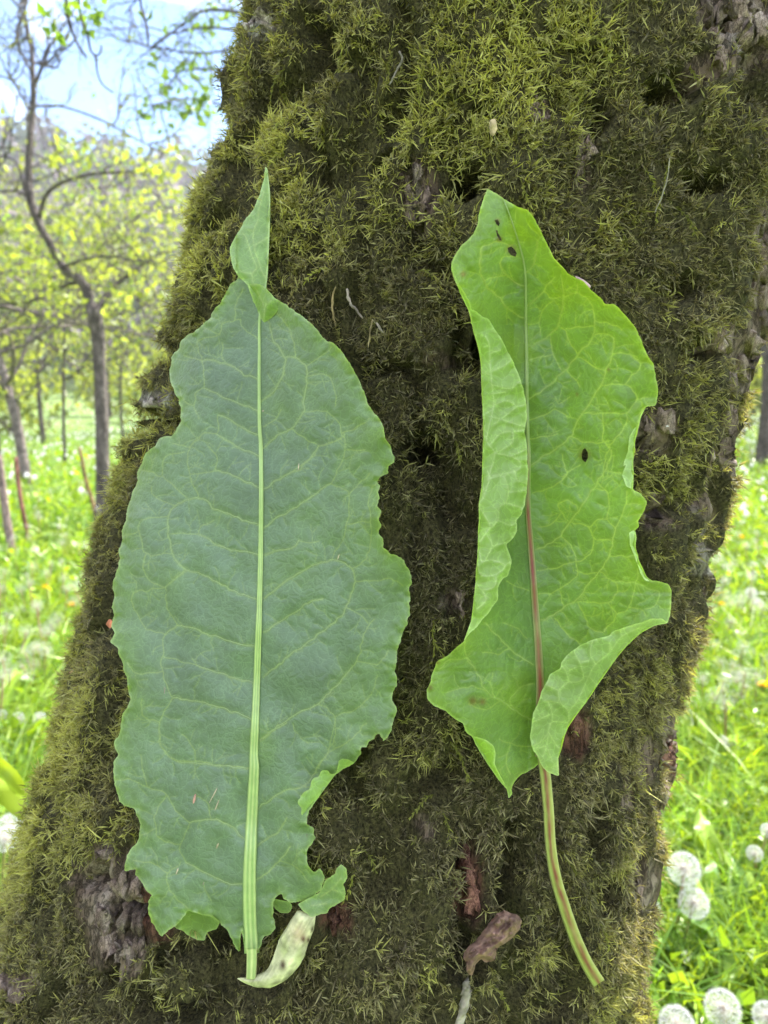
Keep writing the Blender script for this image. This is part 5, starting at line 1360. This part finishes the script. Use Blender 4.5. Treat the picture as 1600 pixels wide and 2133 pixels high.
# ---- shrubs along the far side of the meadow
for k in range(30):
    az_ = math.radians(random.uniform(-40, 40)); dist = random.uniform(19, 30)
    p = np.array([math.sin(az_) * dist, math.cos(az_) * dist, 0.0]); p = to_ground(p)
    e = tag(empty("shrub", p), "rounded pale green shrub at the far edge of the meadow", "shrub", "shrubs along the meadow's far edge")
    n = 650
    hh = random.uniform(1.6, 3.6)
    u = nrm(rng.normal(size=(n, 3))) * (rng.random((n, 1)) ** 0.4)
    s = p + u * np.array([hh * 0.7, hh * 0.7, hh * 0.5]) + np.array([0, 0, hh * 0.5])
    s = s + 0.3 * np.stack([vn(s * 1.3, 1), vn(s * 1.3, 2), vn(s * 1.3, 3)], -1)
    V, T, C = leaf_cloud(s, 0.20, (LIME if random.random() < .6 else OLIVE) * random.uniform(.7, 1.1))
    mesh_np("foliage", V, T, M_tree_leaf, e, C)
    w = Bag(); en = []
    for q_ in range(4): grow(w, p, rng.normal(size=3) * 0.5 + np.array([0, 0, 1]), hh * 0.7, 0.04, 1, en, kids=3)
    w.build("stem", M_twig, e)

# ---- wood on the hillside
n = 1500
az_ = rng.uniform(-0.75, 0.75, n); dist = rng.uniform(45, 200, n)
tx, ty = np.sin(az_) * dist, np.cos(az_) * dist
tz = ground_h(tx, ty)
hb = Bag()
kf = 20
kind = rng.random(n)
colr = np.where((kind < 0.5)[:, None], np.array([0.17, 0.145, 0.155]), np.where((kind < 0.78)[:, None], np.array([0.15, 0.18, 0.07]), np.array([0.10, 0.13, 0.09])))
colr = np.where((dist > 165)[:, None], np.array([0.055, 0.085, 0.075]), colr)
hs = rng.uniform(4, 9, n)
S = nrm(rng.normal(size=(n, kf, 3))) * (rng.random((n, kf, 1)) ** 0.5) * (hs[:, None, None] * np.array([0.34, 0.34, 0.5])) + np.stack([tx, ty, tz + hs * 0.5], -1)[:, None, :]
V, T, C = leaf_cloud(S.reshape(-1, 3), 1.3, np.repeat(colr, kf, 0) * (0.7 + 0.6 * rng.random((n * kf, 1))), wr=0.8)
hb.add(V, T, C)
o = hb.build("hillside_wood", M_wood)
tag(o, "hazy lilac-grey spring wood covering the far hillside", "wood", kind='stuff')

# ================================================================== STAKES
def stake(pts, d, colr, label):
    P, r = px_limb(pts, d)
    i = np.argmin(P[:, 2]); P[i] = to_ground(P[i]) - np.array([0, 0, .03])
    V, T = tube(P, r, 8)
    o = mesh_np("wooden_stake", V, T, M_twig, None, np.tile(np.asarray(colr, float), (len(V), 1)), smooth=True)
    tag(o, label, "stake", "stakes by the young tree")
stake([(-4, 948, 17), (8, 1040, 19), (28, 1168, 20)], 3.75, (2.0, 1.7, 1.6), "thickest grey wooden stake, leaning, left of the young tree")
stake([(33, 952, 9), (42, 1030, 10), (62, 1135, 10)], 4.1, (1.7, 0.85, 0.7), "thin reddish stake leaning beside the thick grey stake")
stake([(165, 932, 8), (180, 1000, 9), (201, 1085, 9)], 4.55, (1.9, 1.4, 0.7), "thin yellowish stake leaning against the young tree's trunk")

# ================================================================== MEADOW
def visible_px(n, wide=0.18, y0=880, y1=2300, pw=1.0):
    u = rng.random(n)
    py = y0 + (y1 - y0) * rng.random(n) ** pw
    L_ = np.interp(py, SIL_L[:, 0], SIL_L[:, 1]); R_ = np.interp(py, SIL_R[:, 0], SIL_R[:, 1])
    px = np.where(u < 0.42, rng.uniform(-150, 1, n) * 1.0 + rng.random(n) * (np.maximum(L_, 0) + 90), R_ - 60 + rng.random(n) * (1760 - R_))
    px = np.where(rng.random(n) < wide, rng.uniform(-900, 2500, n), px)
    return px, py
NG = 46000
px, py = visible_px(NG)
G, t = ray_to_z(px, py, 0.0)
ok = (t > 0.8) & (t < 30)
G, t = G[ok], t[ok]
G[:, 2] = ground_h(G[:, 0], G[:, 1])
ax_, az_, ar_ = axis(np.full(1, -0.9))
tb = cam2world(np.array([ax_[0], -0.9, az_[0]]))
ok = np.hypot(G[:, 0] - tb[0], G[:, 1] - tb[1]) > 0.34
G, t = G[ok], t[ok]
n = len(G)
Ln = (0.08 + 0.17 * rng.random(n)) * np.where(t < 2.6, 1.1, 0.9)
Wd = (0.003 + 0.004 * rng.random(n)) * np.clip(t / 1.6, 0.8, 4.5)
D = nrm(rng.normal(size=(n, 3)) * 0.38 + np.array([0, 0, 1.0]))
curl = np.stack([rng.normal(size=n) * 0.35, rng.normal(size=n) * 0.35, -0.25 - 0.2 * rng.random(n)], -1)
gc = np.where((rng.random(n) < 0.5)[:, None], np.array([0.25, 0.36, 0.045]), np.array([0.16, 0.29, 0.045])) * (0.7 + 0.6 * rng.random((n, 1)))
gb = Bag()
V, T, C = moss_blades(G, None, D, Ln, Wd, gc * 0.85, gc * 1.1, curl)
gb.add(V, T, C)
# low broad leaves and clover between the blades
n2 = 5000
px, py = visible_px(n2)
G2, t2_ = ray_to_z(px, py, 0.06)
ok = (t2_ > 0.85) & (t2_ < 14) & (np.hypot(G2[:, 0] - tb[0], G2[:, 1] - tb[1]) > 0.33)
G2, t2_ = G2[ok], t2_[ok]
G2[:, 2] = ground_h(G2[:, 0], G2[:, 1]) + rng.uniform(0.01, 0.14, len(G2))
c2 = np.where((rng.random(len(G2)) < 0.6)[:, None], np.array([0.19, 0.32, 0.04]), np.array([0.26, 0.37, 0.06])) * (0.7 + 0.6 * rng.random((len(G2), 1)))
V, T, C = leaf_cloud(G2, 0.034 * np.clip(t2_ / 2.5, 0.8, 3)[:, None], c2, flat=0.5, wr=0.7)
gb.add(V, T, C)
o = gb.build("meadow_grass", M_grass)
tag(o, "bright green grass and low herbs filling the meadow", "grass", kind='stuff')

# broad-leaved plants among the grass
def strap_leaf(bag_, base, dirn, length, width, colr, wavy=0.0, arch=0.5):
    k, K = 14, 5
    t_ = np.linspace(0, 1, k)
    d = nrm(np.array(dirn, float)); hd = nrm(np.array([d[0], d[1], 0.001])); sd_ = np.cross(hd, [0, 0, 1.0]); sd_ = sd_ / (np.linalg.norm(sd_) + 1e-9)
    C0 = base + length * (t_[:, None] * d - (t_ ** 2)[:, None] * np.array([0, 0, arch]) * 0.5)
    wp = width * np.sin(np.pi * np.clip(t_ * 0.92 + 0.04, 0, 1)) ** 0.8 * (0.55 + 0.75 * t_) * (1 - 0.35 * t_ ** 4)
    u = np.linspace(-1, 1, K)
    nz = np.cross(sd_, d)
    V = C0[:, None] + (u[None, :, None] * wp[:, None, None] * 0.5) * sd_ + (np.abs(u)[None, :, None] ** 1.3 * wp[:, None, None] * 0.22) * nz
    V = V + wavy * width * (np.abs(u)[None, :, None] ** 2) * vn(V * 45, 17)[..., None] * nz
    i = np.arange(k - 1)[:, None] * K; j = np.arange(K - 1)[None]
    Q4 = np.stack([i + j, i + j + 1, i + K + j + 1, i + K + j], -1).reshape(-1, 4)
    c = np.asarray(colr)[None, None] * (1 + 0.55 * np.exp(-(u / 0.16) ** 2))[None, :, None] * np.ones((k, 1, 1))
    bag_.add(V.reshape(-1, 3), q2t(Q4), c.reshape(-1, 3))

def meadow_plant(px_, py_, nl, ln, wd, colr, label):
    p, t_ = ray_to_z(px_, py_, 0.0)
    p = to_ground(p)
    e = tag(empty("broadleaf_plant", p), label, "plant", "broad-leaved plants in the meadow grass")
    a0 = random.uniform(0, 6.28)
    for k in range(nl):
        a = a0 + k * 2.4 + random.uniform(-.3, .3)
        b_ = Bag()
        el = random.uniform(0.6, 1.6)
        strap_leaf(b_, p + np.array([math.cos(a), math.sin(a), 0]) * 0.008, (math.cos(a), math.sin(a), el), ln * random.uniform(.7, 1.1), wd * random.uniform(.75, 1.2), np.asarray(colr) * random.uniform(.8, 1.2), wavy=0.5, arch=random.uniform(.5, 1.1))
        b_.build("leaf", M_grass, e)
PL = [(1400, 1930), (1500, 2060), (1575, 2010), (1450, 2190), (1385, 2280), (1580, 2230), (1545, 1850), (1470, 1830), (1420, 1790), (1600, 1900), (1530, 1720), (1450, 1700), (1640, 1780), (1590, 1680), (1500, 2330), (1660, 2120), (1690, 1950), (1620, 2350), (1560, 2130), (1480, 1980), (1640, 2020),
      (-30, 1850), (20, 1740), (-60, 1700), (40, 1640), (0, 1600), (70, 1580), (-80, 1900)]
for k, (x, y) in enumerate(PL):
    cc = (0.25, 0.38, 0.04) if k % 3 else (0.18, 0.32, 0.08)
    meadow_plant(x, y, random.randint(6, 9), random.uniform(.20, .31), random.uniform(.036, .058), cc, "broad-leaved plant in the sunny grass " + ("below the trunk's mossy flank" if x < 800 else "among the large dandelion clocks"))

# the lime leaf that reaches in past the trunk at the left
p, _ = ray_to_z(-60, 2050, 0.0)
p = to_ground(p)
dk = tag(empty("dock_plant", p), "tall plant with one big sunlit lime leaf touching the trunk's flank", "plant")
LQ = [(-70, 1540), (-30, 1556), (0, 1577), (18, 1590), (36, 1606), (50, 1630), (56, 1660), (54, 1690), (50, 1712), (30, 1700), (8, 1680), (-20, 1660), (-50, 1640), (-80, 1600)]
Q, Tq, rim = cdt_sheet(LQ, [], spacing=5, crinkle=0.8)
zz = 0.74 + 0.012 * vn2(Q[:, 0] / 50, Q[:, 1] / 50, 401) + (Q[:, 0] - 50) * 0.0003
dv = np.abs((Q[:, 1] - 1590) - (Q[:, 0] + 30) * 0.95)
cq = np.array([0.34, 0.46, 0.06])[None] * (1 + 0.5 * np.exp(-(dv / 4) ** 2))[:, None]
mesh_np("leaf", pix(Q[:, 0], Q[:, 1], zz), Tq, M_grass, dk, cq)
st = catmull(np.array([p, p * 0.5 + pix(-90, 1600, 0.7) * 0.5 + np.array([-.03, .03, 0]), pix(-72, 1575, float(0.74 - 122 * 0.0003))]), 16)
V, T = tube(st, np.linspace(.005, .003, 16), 7); mesh_np("stem", V, T, M_grass, dk, np.tile([0.2, 0.3, 0.06], (len(V), 1)))

# ---- dandelion clocks
def fib_sphere(n):
    i = np.arange(n) + 0.5
    phi_ = np.arccos(1 - 2 * i / n); th = np.pi * (1 + 5 ** .5) * i
    return np.stack([np.cos(th) * np.sin(phi_), np.sin(th) * np.sin(phi_), np.cos(phi_)], -1)
def clock_mesh(ns, rays, name):
    b_ = Bag()
    d = fib_sphere(ns)
    d = nrm(d + rng.normal(size=d.shape) * 0.04)
    a = nrm(np.cross(d, rng.normal(size=d.shape))); c = np.cross(d, a)
    w = 0.010
    V = np.stack([d * 0.16 - a * w, d * 0.16 + a * w, d * 0.86], 1).reshape(-1, 3)
    b_.add(V, np.arange(ns * 3).reshape(-1, 3), np.array([0.62, 0.58, 0.52]))
    for k in range(rays):
        an = 2 * math.pi * k / rays
        e1 = a * math.cos(an) + c * math.sin(an); e2 = -a * math.sin(an) + c * math.cos(an)
        V = np.stack([d * 0.78 - e2 * 0.008, d * 0.78 + e2 * 0.008, d * 0.97 + e1 * 0.17 + rng.normal(size=d.shape) * 0.01], 1).reshape(-1, 3)
        b_.add(V, np.arange(ns * 3).reshape(-1, 3), np.array([0.70, 0.71, 0.73]))
    o = b_.build(name, M_pappus)
    me = o.data
    bpy.data.objects.remove(o)
    return me
M_stem = foliage_mat("flower_stem", rough=0.5, trans=0.2, spec=0.3, nscale=40, namp=0.15)
me_hi, me_lo = clock_mesh(260, 7, "seed_head"), clock_mesh(60, 5, "seed_head_small")
rc_V, rc_T = tube(np.array([[0, 0, -.17], [0, 0, -.12], [0, 0, 0], [0, 0, .10], [0, 0, .16]]), np.array([.06, .16, .22, .16, .06]), 8)
o = mesh_np("receptacle", rc_V, rc_T, M_dry, None, np.tile([0.42, 0.33, 0.25], (len(rc_V), 1))); me_rc = o.data; bpy.data.objects.remove(o)
def clock(px_, py_, rad, z_head, label, hi):
    p, t_ = ray_to_z(px_, py_, z_head)
    g_ = to_ground(p + np.array([random.uniform(-.03, .03), random.uniform(-.03, .03), 0]))
    e = tag(empty("dandelion_clock", g_), label, "dandelion", "dandelion clocks in the meadow")
    k = 10 if hi else 5
    st = catmull(np.array([g_ - np.array([0, 0, .01]), g_ * 0.5 + p * 0.5 + rng.normal(size=3) * 0.006, p - np.array([0, 0, rad * 0.1])]), k)
    V, T = tube(st, np.linspace(.0028, .0022, k) * max(1, t_ / 3), 6 if hi else 4, False)
    mesh_np("stem", V, T, M_stem, e, np.tile([0.30, 0.30, 0.10] if random.random() < .6 else [0.34, 0.24, 0.13], (len(V), 1)))
    h = bpy.data.objects.new("seed_head", me_hi if hi else me_lo); COL.objects.link(h); h.parent = e
    h.location = tuple(p - g_); h.scale = (rad,) * 3; h.rotation_euler = (random.uniform(-.5, .5), random.uniform(-.5, .5), random.uniform(0, 6))
    if hi:
        c = bpy.data.objects.new("receptacle", me_rc); COL.objects.link(c); c.parent = h
NEAR = [(1425, 1810, 37, .20), (1445, 1881, 34, .17), (1505, 2100, 40, .2), (1410, 2135, 40, .2), (1598, 2118, 32, .2), (1480, 1945, 22, .10), (1572, 1778, 18, .14), (1503, 1545, 15, .12), (1525, 1552, 15, .12), (1358, 1892, 20, .12), (1536, 1588, 10, .08), (1565, 1235, 13, .12), (1578, 1258, 13, .12), (1562, 1266, 8, .1), (1600, 1730, 16, .16),
        (12, 1440, 14, .12), (37, 1496, 14, .12), (82, 1496, 14, .12), (2, 1490, 13, .12), (22, 1722, 30, .22), (10, 1748, 28, .22), (45, 1310, 10, .1), (112, 1308, 9, .1), (140, 1345, 9, .1), (60, 1398, 9, .1), (1660, 1840, 34, .2), (1640, 1560, 18, .14), (-50, 1560, 18, .14)]
for (x, y, r_, zh) in NEAR:
    _, t_ = ray_to_z(x, y, zh)
    clock(x, y, r_ * t_ / F, zh, "large white dandelion clock on a bare stem close by the trunk" if r_ > 12 else "white dandelion clock in the middle of the meadow grass", r_ > 12)
SPR = []
while len(SPR) < 215:
    right = random.random() < 0.55
    y = 905 + 560 * random.random() ** 1.7 if right else 1000 + 420 * random.random() ** 1.5
    x = random.uniform(np.interp(y, SIL_R[:, 0], SIL_R[:, 1]) - 10, 1660) if right else random.uniform(-60, np.interp(y, SIL_L[:, 0], SIL_L[:, 1]) + 10)
    _, t_ = ray_to_z(x, y, 0.16)
    if 1.6 < t_ < 12: SPR.append((x, y))
for (x, y) in SPR:
    clock(x, y, random.uniform(.016, .024), 0.16 + random.uniform(-.05, .05), "white dandelion clock in the middle of the meadow grass", False)
# the countless rest, far out
b_ = Bag()
n = 2600
az_ = rng.uniform(-0.62, 0.62, n); dist = 5 + 27 * rng.random(n) ** 0.8
fx, fy = np.sin(az_) * dist, np.cos(az_) * dist
fz = ground_h(fx, fy) + rng.uniform(.10, .24, n)
d8 = np.array([[1, 0, 0], [0, 1, 0], [-1, 0, 0], [0, -1, 0], [0, 0, 1], [0, 0, -1]], float)
f8 = np.array([[0, 1, 4], [1, 2, 4], [2, 3, 4], [3, 0, 4], [1, 0, 5], [2, 1, 5], [3, 2, 5], [0, 3, 5]])
V = (np.stack([fx, fy, fz], -1)[:, None] + d8[None] * rng.uniform(.018, .028, (n, 1, 1))).reshape(-1, 3)
b_.add(V, (np.arange(n)[:, None, None] * 6 + f8).reshape(-1, 3), np.array([0.85, 0.85, 0.85]))
o = b_.build("far_dandelion_clocks", M_pappus)
tag(o, "white haze of countless dandelion clocks across the far meadow", "dandelions", kind='stuff')
# a few yellow flowers
def flower(px_, py_, zh, label):
    p, t_ = ray_to_z(px_, py_, zh); g_ = to_ground(p)
    e = tag(empty("dandelion_flower", g_), label, "flower", "yellow flowers in the meadow")
    st = catmull(np.array([g_, g_ * .5 + p * .5 + rng.normal(size=3) * .004, p]), 6)
    V, T = tube(st, .002, 5, False); mesh_np("stem", V, T, M_stem, e, np.tile([0.25, 0.3, 0.08], (len(V), 1)))
    n = 60; a = rng.uniform(0, 6.28, n); el = rng.uniform(0.1, 1.3, n)
    D = np.stack([np.cos(a) * np.cos(el), np.sin(a) * np.cos(el), np.sin(el)], -1)
    V, T, C = moss_blades(np.tile(p, (n, 1)), None, D, np.full(n, .017), np.full(n, .0035), np.tile([0.75, 0.42, 0.01], (n, 1)), np.tile([0.85, 0.58, 0.02], (n, 1)), np.zeros((n, 3)))
    mesh_np("petals", V, T, M_pappus, e, C)
for (x, y) in [(1470, 1272), (1503, 1262), (150, 1262), (200, 1225), (1590, 1430), (95, 1225), (1545, 1120)]:
    flower(x, y, 0.13, "small yellow dandelion flower in the meadow grass")

# ================================================================== AIR
hz_v = np.array([(x, y, z) for z in (-6.0, 74.0) for y in (-430.0, 430.0) for x in (-430.0, 430.0)])
hz_f = np.array([(0, 2, 3, 1), (4, 5, 7, 6), (0, 1, 5, 4), (2, 6, 7, 3), (0, 4, 6, 2), (1, 3, 7, 5)])
m, t, N, L = new_mat("haze_air")
o_ = N('ShaderNodeOutputMaterial'); v_ = N('ShaderNodeVolumePrincipled')
v_.inputs['Color'].default_value = (0.86, 0.90, 1.0, 1); v_.inputs['Density'].default_value = 0.0010; v_.inputs['Anisotropy'].default_value = 0.2
L(v_.outputs['Volume'], o_.inputs['Volume'])
o = mesh_np("haze", hz_v, hz_f, m, smooth=False)
tag(o, "thin pale spring haze hanging before the far hillside", "haze", kind='stuff')
